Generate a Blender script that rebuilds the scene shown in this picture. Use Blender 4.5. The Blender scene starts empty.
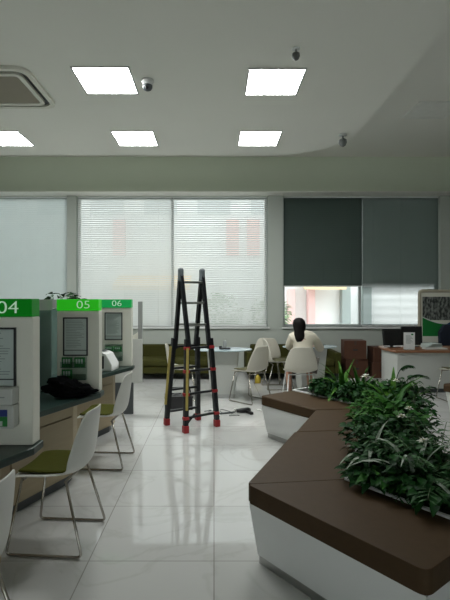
import bpy, bmesh, math, random
from mathutils import Vector, Matrix, noise
PI = math.pi
R = math.radians
random.seed(11)
S = bpy.context.scene
C = S.collection

# ------------------------------------------------------------------ camera
F = 452.0
EYE = 1.52
cd = bpy.data.cameras.new('camera')
cam = bpy.data.objects.new('camera', cd)
C.objects.link(cam)
cam.location = (0, 0, EYE)
cam.rotation_euler = (PI/2, 0, 0)
cd.sensor_fit = 'VERTICAL'
cd.sensor_height = 36.0
cd.sensor_width = 27.0
cd.lens = F/600*36
cd.shift_x = 11/600
cd.clip_end = 200
S.camera = cam

# ------------------------------------------------------------------ sky and exposure
w = bpy.data.worlds.new('overcast_sky')
S.world = w
w.use_nodes = True
bg = w.node_tree.nodes['Background']
bg.inputs['Color'].default_value = (0.93, 0.98, 1.0, 1)
bg.inputs['Strength'].default_value = 2.6
S.view_settings.view_transform = 'Standard'
S.view_settings.look = 'None'
S.view_settings.exposure = 0.40
S.view_settings.gamma = 1.0
S.view_settings.use_curve_mapping = False
PANEL = 30.0          # radiance of the ceiling light panels

# ------------------------------------------------------------------ materials
MATS = {}
def mat(name, col, rough=0.5, metal=0.0, var=0.06, scale=9.0, emit=None, estr=0.0, trans=0.0, bump=0.0, spec=0.5):
    if name in MATS: return MATS[name]
    m = bpy.data.materials.new(name); m.use_nodes = True
    nt = m.node_tree; b = nt.nodes['Principled BSDF']
    b.inputs['Roughness'].default_value = rough
    b.inputs['Metallic'].default_value = metal
    b.inputs['Specular IOR Level'].default_value = spec
    tc = nt.nodes.new('ShaderNodeTexCoord')
    nz = nt.nodes.new('ShaderNodeTexNoise'); nz.inputs['Scale'].default_value = scale; nz.inputs['Detail'].default_value = 3
    nt.links.new(tc.outputs['Object'], nz.inputs['Vector'])
    mx = nt.nodes.new('ShaderNodeMix'); mx.data_type = 'RGBA'
    mx.inputs[6].default_value = (*[c*(1-var) for c in col], 1)
    mx.inputs[7].default_value = (*[min(1, c*(1+var)) for c in col], 1)
    nt.links.new(nz.outputs['Fac'], mx.inputs[0])
    nt.links.new(mx.outputs[2], b.inputs['Base Color'])
    if emit:
        b.inputs['Emission Color'].default_value = (*emit, 1)
        b.inputs['Emission Strength'].default_value = estr
    if trans: b.inputs['Transmission Weight'].default_value = trans
    if bump:
        bp = nt.nodes.new('ShaderNodeBump'); bp.inputs['Strength'].default_value = bump; bp.inputs['Distance'].default_value = 0.01
        nt.links.new(nz.outputs['Fac'], bp.inputs['Height']); nt.links.new(bp.outputs['Normal'], b.inputs['Normal'])
    MATS[name] = m
    return m

def thin_glass(name, tint, gloss=0.12, rough=0.02):
    m = bpy.data.materials.new(name); m.use_nodes = True
    nt = m.node_tree; nt.nodes.clear()
    out = nt.nodes.new('ShaderNodeOutputMaterial')
    t = nt.nodes.new('ShaderNodeBsdfTransparent'); t.inputs[0].default_value = (*tint, 1)
    g = nt.nodes.new('ShaderNodeBsdfGlossy'); g.inputs['Roughness'].default_value = rough; g.inputs[0].default_value = (0.9, 0.95, 0.95, 1)
    fr = nt.nodes.new('ShaderNodeFresnel'); fr.inputs[0].default_value = 1.45
    mx = nt.nodes.new('ShaderNodeMixShader')
    nt.links.new(fr.outputs[0], mx.inputs[0]); nt.links.new(t.outputs[0], mx.inputs[1]); nt.links.new(g.outputs[0], mx.inputs[2])
    nt.links.new(mx.outputs[0], out.inputs[0])
    return m

def slat_mat(name, col, tr):
    m = bpy.data.materials.new(name); m.use_nodes = True
    nt = m.node_tree; nt.nodes.clear()
    out = nt.nodes.new('ShaderNodeOutputMaterial')
    d = nt.nodes.new('ShaderNodeBsdfDiffuse'); t = nt.nodes.new('ShaderNodeBsdfTranslucent')
    tc = nt.nodes.new('ShaderNodeTexCoord'); nz = nt.nodes.new('ShaderNodeTexNoise'); nz.inputs['Scale'].default_value = 3
    nt.links.new(tc.outputs['Object'], nz.inputs['Vector'])
    cr = nt.nodes.new('ShaderNodeMix'); cr.data_type = 'RGBA'
    cr.inputs[6].default_value = (*[c*0.93 for c in col], 1); cr.inputs[7].default_value = (*col, 1)
    nt.links.new(nz.outputs['Fac'], cr.inputs[0])
    nt.links.new(cr.outputs[2], d.inputs[0]); nt.links.new(cr.outputs[2], t.inputs[0])
    mx = nt.nodes.new('ShaderNodeMixShader'); mx.inputs[0].default_value = tr
    nt.links.new(d.outputs[0], mx.inputs[1]); nt.links.new(t.outputs[0], mx.inputs[2])
    nt.links.new(mx.outputs[0], out.inputs[0])
    return m

def floor_mat():
    m = bpy.data.materials.new('polished_marble_tile'); m.use_nodes = True
    nt = m.node_tree; b = nt.nodes['Principled BSDF']; N = nt.nodes.new; L = nt.links.new
    tc = N('ShaderNodeTexCoord'); mp = N('ShaderNodeMapping'); mp.inputs['Location'].default_value = (7.3, 9.8-2.632+0.0, 0)
    L(tc.outputs['Object'], mp.inputs['Vector'])
    br = N('ShaderNodeTexBrick'); br.offset = 0.0; br.squash = 1.0
    br.inputs['Scale'].default_value = 1.0; br.inputs['Brick Width'].default_value = 0.73; br.inputs['Row Height'].default_value = 0.70
    br.inputs['Mortar Size'].default_value = 0.0035; br.inputs['Mortar Smooth'].default_value = 0.1
    br.inputs['Color1'].default_value = (0.49, 0.49, 0.475, 1); br.inputs['Color2'].default_value = (0.54, 0.54, 0.525, 1)
    br.inputs['Mortar'].default_value = (0.30, 0.29, 0.27, 1)
    L(mp.outputs[0], br.inputs['Vector'])
    # veins: distance of a warped noise from one half
    nz = N('ShaderNodeTexNoise'); nz.inputs['Scale'].default_value = 1.3; nz.inputs['Detail'].default_value = 5; nz.inputs['Distortion'].default_value = 1.6
    L(mp.outputs[0], nz.inputs['Vector'])
    s = N('ShaderNodeMath'); s.operation = 'SUBTRACT'; s.inputs[1].default_value = 0.5; L(nz.outputs['Fac'], s.inputs[0])
    a = N('ShaderNodeMath'); a.operation = 'ABSOLUTE'; L(s.outputs[0], a.inputs[0])
    rp = N('ShaderNodeValToRGB'); rp.color_ramp.elements[0].position = 0.0; rp.color_ramp.elements[0].color = (0.80, 0.79, 0.76, 1)
    rp.color_ramp.elements[1].position = 0.03; rp.color_ramp.elements[1].color = (1, 1, 1, 1)
    L(a.outputs[0], rp.inputs[0])
    mx = N('ShaderNodeMix'); mx.data_type = 'RGBA'; mx.blend_type = 'MULTIPLY'; mx.inputs[0].default_value = 0.4
    L(br.outputs['Color'], mx.inputs[6]); L(rp.outputs[0], mx.inputs[7])
    L(mx.outputs[2], b.inputs['Base Color'])
    b.inputs['Roughness'].default_value = 0.035
    b.inputs['Specular IOR Level'].default_value = 0.35
    return m

def wood_mat(name, c1, c2, rough=0.45, axis='X'):
    m = bpy.data.materials.new(name); m.use_nodes = True
    nt = m.node_tree; b = nt.nodes['Principled BSDF']; N = nt.nodes.new; L = nt.links.new
    tc = N('ShaderNodeTexCoord'); mp = N('ShaderNodeMapping')
    mp.inputs['Scale'].default_value = (1.5, 1.5, 14) if axis == 'X' else (14, 1.5, 1.5)
    L(tc.outputs['Object'], mp.inputs[0])
    nz = N('ShaderNodeTexNoise'); nz.inputs['Scale'].default_value = 2.5; nz.inputs['Detail'].default_value = 6; nz.inputs['Distortion'].default_value = 0.6
    L(mp.outputs[0], nz.inputs['Vector'])
    mx = N('ShaderNodeMix'); mx.data_type = 'RGBA'
    mx.inputs[6].default_value = (*c1, 1); mx.inputs[7].default_value = (*c2, 1)
    L(nz.outputs['Fac'], mx.inputs[0]); L(mx.outputs[2], b.inputs['Base Color'])
    b.inputs['Roughness'].default_value = rough
    return m

def leaf_mat(name, c1, c2, rough=0.55, scale=14):
    m = bpy.data.materials.new(name); m.use_nodes = True
    nt = m.node_tree; b = nt.nodes['Principled BSDF']; N = nt.nodes.new; L = nt.links.new
    tc = N('ShaderNodeTexCoord'); nz = N('ShaderNodeTexNoise'); nz.inputs['Scale'].default_value = scale; nz.inputs['Detail'].default_value = 2
    L(tc.outputs['Object'], nz.inputs['Vector']); b.inputs['Specular IOR Level'].default_value = 0.12
    rp = N('ShaderNodeValToRGB'); rp.color_ramp.elements[0].position = 0.35; rp.color_ramp.elements[0].color = (*c1, 1)
    rp.color_ramp.elements[1].position = 0.65; rp.color_ramp.elements[1].color = (*c2, 1)
    L(nz.outputs['Fac'], rp.inputs[0]); L(rp.outputs[0], b.inputs['Base Color'])
    b.inputs['Roughness'].default_value = rough
    return m

M_wall = mat('painted_wall', (0.46, 0.49, 0.45), 0.85, var=0.03, scale=2)
M_ceil = mat('ceiling_paint', (0.93, 0.92, 0.86), 0.9, var=0.02, scale=1.5)
M_white = mat('white_laminate', (0.55, 0.56, 0.53), 0.45, var=0.03)
M_panel = mat('panel_laminate', (0.80, 0.79, 0.70), 0.5, var=0.03)
M_pvc = mat('white_pvc', (0.75, 0.76, 0.75), 0.4, var=0.02)
M_shell = mat('white_shell_plastic', (0.62, 0.62, 0.58), 0.38, var=0.03)
M_cream = mat('cream_shell_plastic', (0.60, 0.57, 0.49), 0.45, var=0.03)
M_olive = mat('olive_fabric', (0.055, 0.058, 0.008), 0.9, var=0.15, scale=60, bump=0.2, spec=0.1)
M_sofa = mat('olive_sofa_fabric', (0.05, 0.05, 0.013), 0.85, var=0.15, scale=40, bump=0.2, spec=0.1)
M_chrome = mat('chrome', (0.42, 0.39, 0.35), 0.22, 1.0)
M_steel = mat('brushed_steel', (0.45, 0.45, 0.44), 0.35, 1.0)
M_greenstone = mat('dark_green_stone', (0.015, 0.034, 0.028), 0.3, var=0.5, scale=90)
M_wood = wood_mat('light_beech', (0.33, 0.265, 0.165), (0.40, 0.325, 0.205))
M_wood2 = wood_mat('red_brown_wood', (0.20, 0.085, 0.04), (0.28, 0.13, 0.065))
M_leather = mat('brown_leather', (0.062, 0.037, 0.018), 0.55, var=0.12, scale=25, bump=0.05, spec=0.15)
M_black = mat('black_plastic', (0.012, 0.012, 0.013), 0.4)
M_blackmatte = mat('black_cloth', (0.006, 0.006, 0.007), 0.95, var=0.3, scale=30, bump=0.6, spec=0.1)
M_blackalu = mat('black_anodised', (0.012, 0.013, 0.016), 0.4, 0.3)
M_darkgrey = mat('dark_grey_plastic', (0.07, 0.08, 0.085), 0.45)
M_grey = mat('grey_plastic', (0.3, 0.31, 0.3), 0.5)
M_red = mat('red_plastic', (0.33, 0.012, 0.016), 0.45)
M_yellow = mat('yellow_label', (0.42, 0.33, 0.08), 0.5)
M_paper = mat('notice_paper', (0.50, 0.57, 0.54), 0.6, var=0.05)
M_ink = mat('ink', (0.13, 0.16, 0.16), 0.6)
M_inkp = mat('pale_ink', (0.24, 0.28, 0.27), 0.6)
M_green = mat('green_print', (0.02, 0.19, 0.04), 0.5, var=0.4, scale=60)
M_blue = mat('blue_print', (0.02, 0.035, 0.19), 0.5)
M_navy = mat('navy_fabric', (0.012, 0.018, 0.035), 0.8, var=0.2, scale=30)
M_card = mat('cardboard', (0.085, 0.032, 0.016), 0.85, var=0.1, scale=12)
M_cardtape = mat('box_tape', (0.055, 0.022, 0.012), 0.5)
M_soil = mat('soil', (0.02, 0.014, 0.009), 0.95, var=0.4, scale=40, bump=0.8)
M_skin = mat('skin', (0.42, 0.23, 0.16), 0.55, var=0.04)
M_hair = mat('dark_hair', (0.005, 0.004, 0.004), 0.6, var=0.3, scale=40, spec=0.15)
M_blouse = mat('cream_blouse', (0.66, 0.61, 0.5), 0.85, var=0.05, scale=15)
M_skirt = mat('dark_skirt', (0.08, 0.07, 0.06), 0.85)
M_glasstop = mat('pale_blue_glass', (0.40, 0.50, 0.54), 0.06, var=0.02)
M_teal = mat('teal_screen_glass', (0.20, 0.30, 0.27), 0.08, var=0.25, scale=4, trans=0.35)
M_stem = mat('stem', (0.05, 0.09, 0.025), 0.6)
M_leaf = leaf_mat('dark_leaf', (0.004, 0.026, 0.006), (0.016, 0.078, 0.014))
M_leaf2 = leaf_mat('mid_leaf', (0.015, 0.080, 0.010), (0.045, 0.15, 0.022))
M_leaf3 = leaf_mat('bright_leaf', (0.035, 0.125, 0.015), (0.09, 0.22, 0.03))
M_silver = leaf_mat('variegated_leaf', (0.10, 0.16, 0.09), (0.42, 0.46, 0.40), scale=22)
M_fern = leaf_mat('fern_leaf', (0.035, 0.095, 0.035), (0.07, 0.15, 0.06))
M_petal = mat('white_petal', (0.72, 0.72, 0.64), 0.6)
M_frame = mat('window_frame_paint', (0.42, 0.45, 0.44), 0.5)
M_pane = thin_glass('window_pane', (0.96, 0.98, 0.97))
M_acryl = thin_glass('clear_acrylic', (0.85, 0.9, 0.88))
M_slatA = slat_mat('pale_slat', (0.80, 0.81, 0.79), 0.50)
M_slatB = slat_mat('pale_slat_closed', (0.66, 0.71, 0.70), 0.42)
M_slatC = slat_mat('dark_slat', (0.085, 0.11, 0.10), 0.06)  # dark, nearly opaque slats of the half-raised blind
M_slatD = slat_mat('dark_slat_grey', (0.17, 0.205, 0.19), 0.12)  # dark grey, nearly opaque slats of the full-length blind
M_floor = floor_mat()
M_lamp = mat('light_diffuser', (0.9, 0.9, 0.9), 0.5, emit=(0.97, 1.0, 0.98), estr=PANEL)
M_lampframe = mat('light_trim', (0.6, 0.6, 0.58), 0.5)

# ------------------------------------------------------------------ mesh helpers
def nb(): return bmesh.new()
def quad_faces(bm, v, faces, mi=0):
    for f in faces:
        try:
            fc = bm.faces.new([v[i] for i in f]); fc.material_index = mi
        except ValueError: pass
BOXF = [(0,3,2,1),(4,5,6,7),(0,1,5,4),(1,2,6,5),(2,3,7,6),(3,0,4,7)]
def box(bm, x0, x1, y0, y1, z0, z1, mi=0, M=None):
    ps = [(x0,y0,z0),(x1,y0,z0),(x1,y1,z0),(x0,y1,z0),(x0,y0,z1),(x1,y0,z1),(x1,y1,z1),(x0,y1,z1)]
    v = [bm.verts.new(M @ Vector(p) if M else p) for p in ps]
    quad_faces(bm, v, BOXF, mi)
def prism(bm, poly, z0, z1, poly2=None, mi=0):
    """vertical prism: bottom polygon, optional different top polygon (same count, counter-clockwise)"""
    top = poly2 or poly
    a = [bm.verts.new((p[0], p[1], z0)) for p in poly]; b = [bm.verts.new((p[0], p[1], z1)) for p in top]
    n = len(poly)
    bm.faces.new(a[::-1]).material_index = mi; bm.faces.new(b).material_index = mi
    for i in range(n):
        bm.faces.new((a[i], a[(i+1) % n], b[(i+1) % n], b[i])).material_index = mi
def tube(bm, pts, r, seg=8, mi=0, cap=True, radii=None):
    pts = [Vector(p) for p in pts]; rings = []
    n = len(pts)
    up = None
    for i, p in enumerate(pts):
        if i == 0: d = pts[1]-p
        elif i == n-1: d = p-pts[i-1]
        else: d = (p-pts[i-1]).normalized()+(pts[i+1]-p).normalized()
        d.normalize()
        if up is None:
            up = Vector((0,0,1)) if abs(d.z) < 0.9 else Vector((1,0,0))
        a = d.cross(up).normalized(); b = a.cross(d).normalized(); up = b
        rr = radii[i] if radii else r
        rings.append([bm.verts.new(p+a*math.cos(2*PI*k/seg)*rr+b*math.sin(2*PI*k/seg)*rr) for k in range(seg)])
    for i in range(n-1):
        for k in range(seg):
            f = bm.faces.new((rings[i][k], rings[i][(k+1)%seg], rings[i+1][(k+1)%seg], rings[i+1][k])); f.material_index = mi; f.smooth = True
    if cap:
        bm.faces.new(rings[0][::-1]).material_index = mi; bm.faces.new(rings[-1]).material_index = mi
def rounded(pts, r, n=4):
    """round the corners of an open 3-D polyline"""
    pts = [Vector(p) for p in pts]; out = [pts[0]]
    for i in range(1, len(pts)-1):
        a, p, b = pts[i-1], pts[i], pts[i+1]
        d1 = (a-p); d2 = (b-p); q = min(r, d1.length*0.45, d2.length*0.45)
        s = p+d1.normalized()*q; e = p+d2.normalized()*q
        for k in range(n+1):
            t = k/n; out.append(s*(1-t)**2+p*2*t*(1-t)+e*t*t)
    out.append(pts[-1]); return out
def bar(bm, p, q, wx, wy, mi=0, side=None):
    """rectangular bar between two points"""
    p, q = Vector(p), Vector(q); d = (q-p).normalized()
    s = Vector(side) if side is not None else (Vector((0,0,1)) if abs(d.z) < 0.9 else Vector((1,0,0)))
    a = (s-d*s.dot(d)).normalized(); b = d.cross(a)
    v = [bm.verts.new(c+a*wx/2*i+b*wy/2*j) for c in (p, q) for i, j in ((-1,-1),(1,-1),(1,1),(-1,1))]
    quad_faces(bm, v, [(0,1,2,3),(7,6,5,4),(0,4,5,1),(1,5,6,2),(2,6,7,3),(3,7,4,0)], mi)
    bmesh.ops.recalc_face_normals(bm, faces=bm.faces[-6:])
def lathe(bm, prof, seg=20, c=(0,0,0), mi=0):
    rings = []
    for r, z in prof:
        rings.append([bm.verts.new((c[0]+r*math.cos(2*PI*k/seg), c[1]+r*math.sin(2*PI*k/seg), c[2]+z)) for k in range(seg)])
    for i in range(len(prof)-1):
        for k in range(seg):
            f = bm.faces.new((rings[i][k], rings[i][(k+1)%seg], rings[i+1][(k+1)%seg], rings[i+1][k])); f.material_index = mi; f.smooth = True
    bm.faces.new(rings[0][::-1]).material_index = mi; bm.faces.new(rings[-1]).material_index = mi

def obj(name, bm, m, parent=None, bevel=0.0, smooth=False, seg=2, recalc=True, loc=None, rotz=0):
    if recalc: bmesh.ops.recalc_face_normals(bm, faces=bm.faces[:])
    me = bpy.data.meshes.new(name); bm.to_mesh(me); bm.free()
    for k in (m if isinstance(m, (list, tuple)) else [m]): me.materials.append(k)
    o = bpy.data.objects.new(name, me); C.objects.link(o)
    if parent: o.parent = parent
    if loc: o.location = loc
    if rotz: o.rotation_euler = (0, 0, rotz)
    if smooth:
        for p in me.polygons: p.use_smooth = True
    if bevel:
        b = o.modifiers.new('bevel', 'BEVEL'); b.width = bevel; b.segments = seg; b.limit_method = 'ANGLE'; b.angle_limit = R(35)
        if seg > 2:
            for p in me.polygons: p.use_smooth = True
            wn = o.modifiers.new('wn', 'WEIGHTED_NORMAL')
    return o
def thing(name, label, cat, loc=(0,0,0), rotz=0, group=None):
    o = bpy.data.objects.new(name, None); C.objects.link(o)
    o.empty_display_size = 0.1
    o.location = loc; o.rotation_euler = (0, 0, rotz)
    o['label'] = label; o['category'] = cat
    if group: o['group'] = group
    return o
def tag(o, label, cat, group=None, kind=None):
    o['label'] = label; o['category'] = cat
    if group: o['group'] = group
    if kind: o['kind'] = kind
    return o
def struct(name, bm, m, parent=None, bevel=0):
    o = obj(name, bm, m, parent, bevel)
    if not parent: o['kind'] = 'structure'
    return o
def dup(root, loc, rotz, label, group=None):
    r = root.copy(); C.objects.link(r); r.location = loc; r.rotation_euler = (0, 0, rotz); r['label'] = label
    if group: r['group'] = group
    for ch in list(root.children):
        c = ch.copy(); C.objects.link(c); c.parent = r
        for g in list(ch.children):
            d = g.copy(); C.objects.link(d); d.parent = c
    return r
def text_obj(name, s, size, m, parent, M, depth=0.002):
    cu = bpy.data.curves.new('t', 'FONT'); cu.body = s; cu.size = size; cu.align_x = 'CENTER'; cu.align_y = 'CENTER'; cu.extrude = depth
    cu.offset = -0.0008*size/0.08
    t = bpy.data.objects.new('t', cu); C.objects.link(t)
    bpy.context.view_layer.update()
    me = bpy.data.meshes.new_from_object(t.evaluated_get(bpy.context.evaluated_depsgraph_get()))
    bpy.data.objects.remove(t)
    me.transform(M); me.materials.clear(); me.materials.append(m)
    o = bpy.data.objects.new(name, me); C.objects.link(o); o.parent = parent
    return o
FRONT = Matrix.Rotation(PI/2, 4, 'X')          # text upright facing -Y

def bake(o):
    """apply an object's modifiers into a plain mesh"""
    bpy.context.view_layer.update()
    me = bpy.data.meshes.new_from_object(o.evaluated_get(bpy.context.evaluated_depsgraph_get()))
    o.modifiers.clear(); old = o.data; o.data = me; bpy.data.meshes.remove(old)
    for p in me.polygons: p.use_smooth = True
def skin(name, verts, edges, radii, m, parent, root=0, sub=2):
    me = bpy.data.meshes.new(name); me.from_pydata([Vector(v) for v in verts], edges, [])
    o = bpy.data.objects.new(name, me); C.objects.link(o)
    o.modifiers.new('skin', 'SKIN')
    sv = me.skin_vertices[0].data
    for i, r in enumerate(radii):
        sv[i].radius = r if isinstance(r, tuple) else (r, r)
        sv[i].use_root = (i == root)
    ss = o.modifiers.new('sub', 'SUBSURF'); ss.levels = sub; ss.render_levels = sub
    bake(o)
    o.data.materials.clear(); o.data.materials.append(m)
    if parent: o.parent = parent
    return o

# ================================================================== THE SETTING
XL, XR, YF, YB = -5.2, 7.0, -3.2, 9.4
ZL, ZU = 3.87, 4.50
bm = nb(); box(bm, XL-0.2, XR+0.2, YF-0.2, YB+0.25, -0.12, 0.0); struct('floor', bm, M_floor)
bm = nb(); box(bm, XL-0.2, XR+0.2, YF-0.2, YB+0.25, ZU, ZU+0.12); struct('ceiling', bm, M_ceil)
# dropped ceiling slab with a rounded corner
poly = [(XL, YF), (2.02, YF)]
rc = 1.05
for k in range(0, 13):
    a = k/12*PI/2
    poly.append((2.02-rc+rc*math.cos(a), 7.33-rc+rc*math.sin(a)))
poly.append((XL, 7.33))
bm = nb(); prism(bm, poly, ZL, ZU-0.001); struct('ceiling_dropped', bm, M_ceil)
bm = nb(); box(bm, XL-0.2, XL, YF-0.2, YB+0.25, 0, ZU); struct('wall_left', bm, M_wall)
bm = nb(); box(bm, XR, XR+0.2, YF-0.2, YB+0.25, 0, ZU); struct('wall_right', bm, M_wall)
bm = nb(); box(bm, XL, -1.0, YF-0.2, YF, 0, ZU); box(bm, 1.265, XR, YF-0.2, YF, 0, ZU); box(bm, -1.0, 1.265, YF-0.2, YF, 2.4, ZU); struct('wall_front', bm, M_wall)
bm = nb()
for k in range(2): box(bm, -1.0+k*2.205, -0.94+k*2.205, YF-0.13, YF-0.07, 0.06, 2.34)
box(bm, -1.0, 1.265, YF-0.13, YF-0.07, 0.0, 0.06); box(bm, -1.0, 1.265, YF-0.13, YF-0.07, 2.34, 2.4)
wf = struct('window_4', bm, M_steel)      # unseen glazed entrance added behind the camera so daylight reaches the counters
for k in range(1):
    bm = nb(); box(bm, -0.94+k*2.205, -1.0+(k+1)*2.205, YF-0.102, YF-0.098, 0.06, 2.34); obj('pane', bm, M_pane, wf)
SILL, HEAD = 0.96, 3.69
OPEN = [(-5.0, -3.06), (-2.87, 1.12), (1.44, 4.71)]
bm = nb()
box(bm, XL, XR, YB, YB+0.25, 0, SILL)
xs = [XL]+[v for o_ in OPEN for v in o_]+[XR]
for i in range(0, len(xs), 2): box(bm, xs[i], xs[i+1], YB, YB+0.25, SILL, HEAD)
struct('wall_back', bm, M_wall)
bm = nb(); box(bm, XL, XR, YB+0.0305, YB+0.25, HEAD, 3.7065); box(bm, XL, XR, YB, YB+0.25, 3.707, ZU); struct('wall_back_upper', bm, mat('upper_wall_brightened', (0.80, 0.86, 0.72), 0.85, var=0.02, scale=2))  # upper wall colour raised to stand in for light missing from the recess
bm = nb(); box(bm, XL, XR, YB-0.32, YB+0.03, 3.692, 3.706); struct('trim_1', bm, mat('white_moulding', (0.93, 0.91, 0.85), 0.6))        # curtain ledge above the windows
bm = nb(); box(bm, XL, XR, YB-0.015, YB-0.0005, 0, 0.1); struct('baseboard_back', bm, M_grey)

for n, (x0, x1) in enumerate(OPEN, 1):
    bm = nb()
    y0, y1 = YB+0.13, YB+0.19
    t = 0.05
    box(bm, x0, x1, y0, y1, SILL, SILL+t); box(bm, x0, x1, y0, y1, HEAD-t, HEAD)
    cols = 1 if n == 1 else 2
    for k in range(cols+1):
        xc = x0+t/2+(x1-x0-t)*k/cols
        box(bm, xc-t/2, xc+t/2, y0, y1, SILL+t, HEAD-t)
    wf = struct('window_%d' % n, bm, M_frame)
    for k in range(cols):
        xa = x0+t+(x1-x0-t)*k/cols; xb = x0+(x1-x0-t)*(k+1)/cols
        bm = nb(); box(bm, xa, xb, YB+0.158, YB+0.162, SILL+t, HEAD-t); obj('pane', bm, M_pane, wf)
    bm = nb(); box(bm, x0-0.03, x1+0.03, YB-0.05, YB+0.13, SILL-0.035, SILL); obj('window_sill', bm, M_pvc, wf, 0.006)

# ------------------------------------------------------------------ blinds
def blind(name_label, x0, x1, zbot, tilts, m, pitch=0.045, width=0.051, y=YB+0.065):
    """tilts: function of z giving the slat's tilt from horizontal (degrees)"""
    t = thing('venetian_blind', name_label, 'blind', ((x0+x1)/2, y, zbot), 0, 'venetian blinds on the window wall')
    hw = (x1-x0)/2
    bm = nb(); box(bm, -hw, hw, -0.02, 0.02, HEAD-0.03-zbot, HEAD-0.003-zbot); obj('headrail', bm, M_pvc, t)
    bm = nb(); z = zbot+0.045
    while z < HEAD-0.04:
        a = R(tilts(z)); dy, dz = math.cos(a)*width/2, math.sin(a)*width/2
        nx, nz = -math.sin(a), math.cos(a)
        pts = []
        for s, lift in ((-1, 0), (0, 0.0022), (1, 0)):
            pts.append((s*dy+nx*lift, z-zbot+s*dz+nz*lift))
        vs = [[bm.verts.new((xx, py, pz)) for xx in (-hw, hw)] for py, pz in pts]
        for i in range(2):
            f = bm.faces.new((vs[i][0], vs[i][1], vs[i+1][1], vs[i+1][0])); f.smooth = True
        z += pitch
    obj('slats', bm, m, t, recalc=False)
    bm = nb(); box(bm, -hw, hw, -0.02, 0.02, 0.005, 0.03); obj('bottom_rail', bm, M_pvc, t, 0.004)
    for fx in (-0.72, 0.0, 0.72):
        bm = nb(); tube(bm, [(fx*hw, -0.021, 0.02), (fx*hw, -0.021, HEAD-0.02-zbot)], 0.0012, 5); obj('ladder_cord', bm, m, t)
    if m not in (M_slatC, M_slatD):
        bm = nb(); tube(bm, [(-hw+0.03, -0.035, HEAD-0.03-zbot), (-hw+0.03, -0.035, max(0.3, HEAD-1.9-zbot))], 0.004, 6); obj('tilt_wand', bm, M_pvc, t)
    return t
blind('pale closed blind at the far left, behind the service counters', -4.98, -3.08, SILL, lambda z: 66, M_slatB)
blind('pale see-through blind on the left half of the wide bright window', -2.85, -0.885, SILL, lambda z: 57, M_slatA)
blind('pale see-through blind on the right half of the wide bright window, behind the ladder', -0.875, 1.10, SILL, lambda z: 50, M_slatA)
zraise = EYE+13*YB/F
blind('dark half-raised blind above the seated woman', 1.46, 3.1045, zraise, lambda z: 72, M_slatC)
blind('dark full-length blind behind the reception desk, slats open near the bottom', 3.1055, 4.69, SILL,
      lambda z: 72 if z > 1.92 else max(24, 72-(1.92-z)*150), M_slatD, 0.024, 0.027)

# ================================================================== CEILING FITTINGS
def panel_light(x, y, label):
    t = thing('ceiling_light', label, 'ceiling light', (x, y, ZL), 0, 'square ceiling lights')
    bm = nb()
    for a in ((-0.298, 0.298, -0.298, -0.28), (-0.298, 0.298, 0.28, 0.298), (-0.298, -0.28, -0.28, 0.28), (0.28, 0.298, -0.28, 0.28)):
        box(bm, *a, -0.012, 0.0)
    obj('trim_frame', bm, M_lampframe, t)
    bm = nb(); box(bm, -0.28, 0.28, -0.28, 0.28, -0.008, -0.001); obj('diffuser', bm, M_lamp, t)
panel_light(-1.15, 4.84, 'bright square ceiling light beside the dome camera')
panel_light(0.645, 4.87, 'bright square ceiling light nearest camera in the right column')
panel_light(-3.02, 6.57, 'bright square ceiling light cut off by the left edge of the photo')
panel_light(-1.14, 6.57, 'bright square ceiling light in the far row, middle of three')
panel_light(0.655, 6.57, 'bright square ceiling light in the far row, rightmost of three')

# air-conditioning cassette
t = thing('air_conditioner', 'square ceiling cassette air conditioner with dark rounded slot, top left', 'air conditioner', (-2.36, 5.0, ZL))
def rrect(hw, hh, r, n=6):
    out = []
    for cx, cy, a0 in ((hw-r, hh-r, 0), (-hw+r, hh-r, 90), (-hw+r, -hh+r, 180), (hw-r, -hh+r, 270)):
        for k in range(n+1):
            a = R(a0+90*k/n); out.append((cx+r*math.cos(a), cy+r*math.sin(a)))
    return out
def ring(bm, a, b, z0, z1):
    n = len(a)
    va = [[bm.verts.new((p[0], p[1], z)) for p in a] for z in (z0, z1)]
    vb = [[bm.verts.new((p[0], p[1], z)) for p in b] for z in (z0, z1)]
    for i in range(n):
        j = (i+1) % n
        bm.faces.new((va[0][i], va[0][j], va[1][j], va[1][i])); bm.faces.new((vb[0][i], vb[1][i], vb[1][j], vb[0][j]))
        bm.faces.new((va[0][i], vb[0][i], vb[0][j], va[0][j])); bm.faces.new((va[1][i], va[1][j], vb[1][j], vb[1][i]))
bm = nb(); ring(bm, rrect(0.475, 0.475, 0.14), rrect(0.425, 0.425, 0.12), -0.035, -0.001); obj('outer_trim', bm, M_panel, t)
bm = nb(); prism(bm, rrect(0.424, 0.424, 0.12), -0.012, -0.002); obj('air_slot', bm, M_black, t)
bm = nb(); ring(bm, rrect(0.375, 0.375, 0.08), rrect(0.33, 0.33, 0.05), -0.04, -0.013); obj('inner_trim', bm, M_panel, t)
bm = nb()
prism(bm, rrect(0.329, 0.329, 0.05), -0.028, -0.013)
for k in range(26):
    y = -0.31+k*0.0248; box(bm, -0.31, 0.31, y-0.004, y+0.004, -0.034, -0.0282)
obj('intake_grille', bm, mat('grille_grey', (0.50, 0.46, 0.38), 0.6), t)

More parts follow.
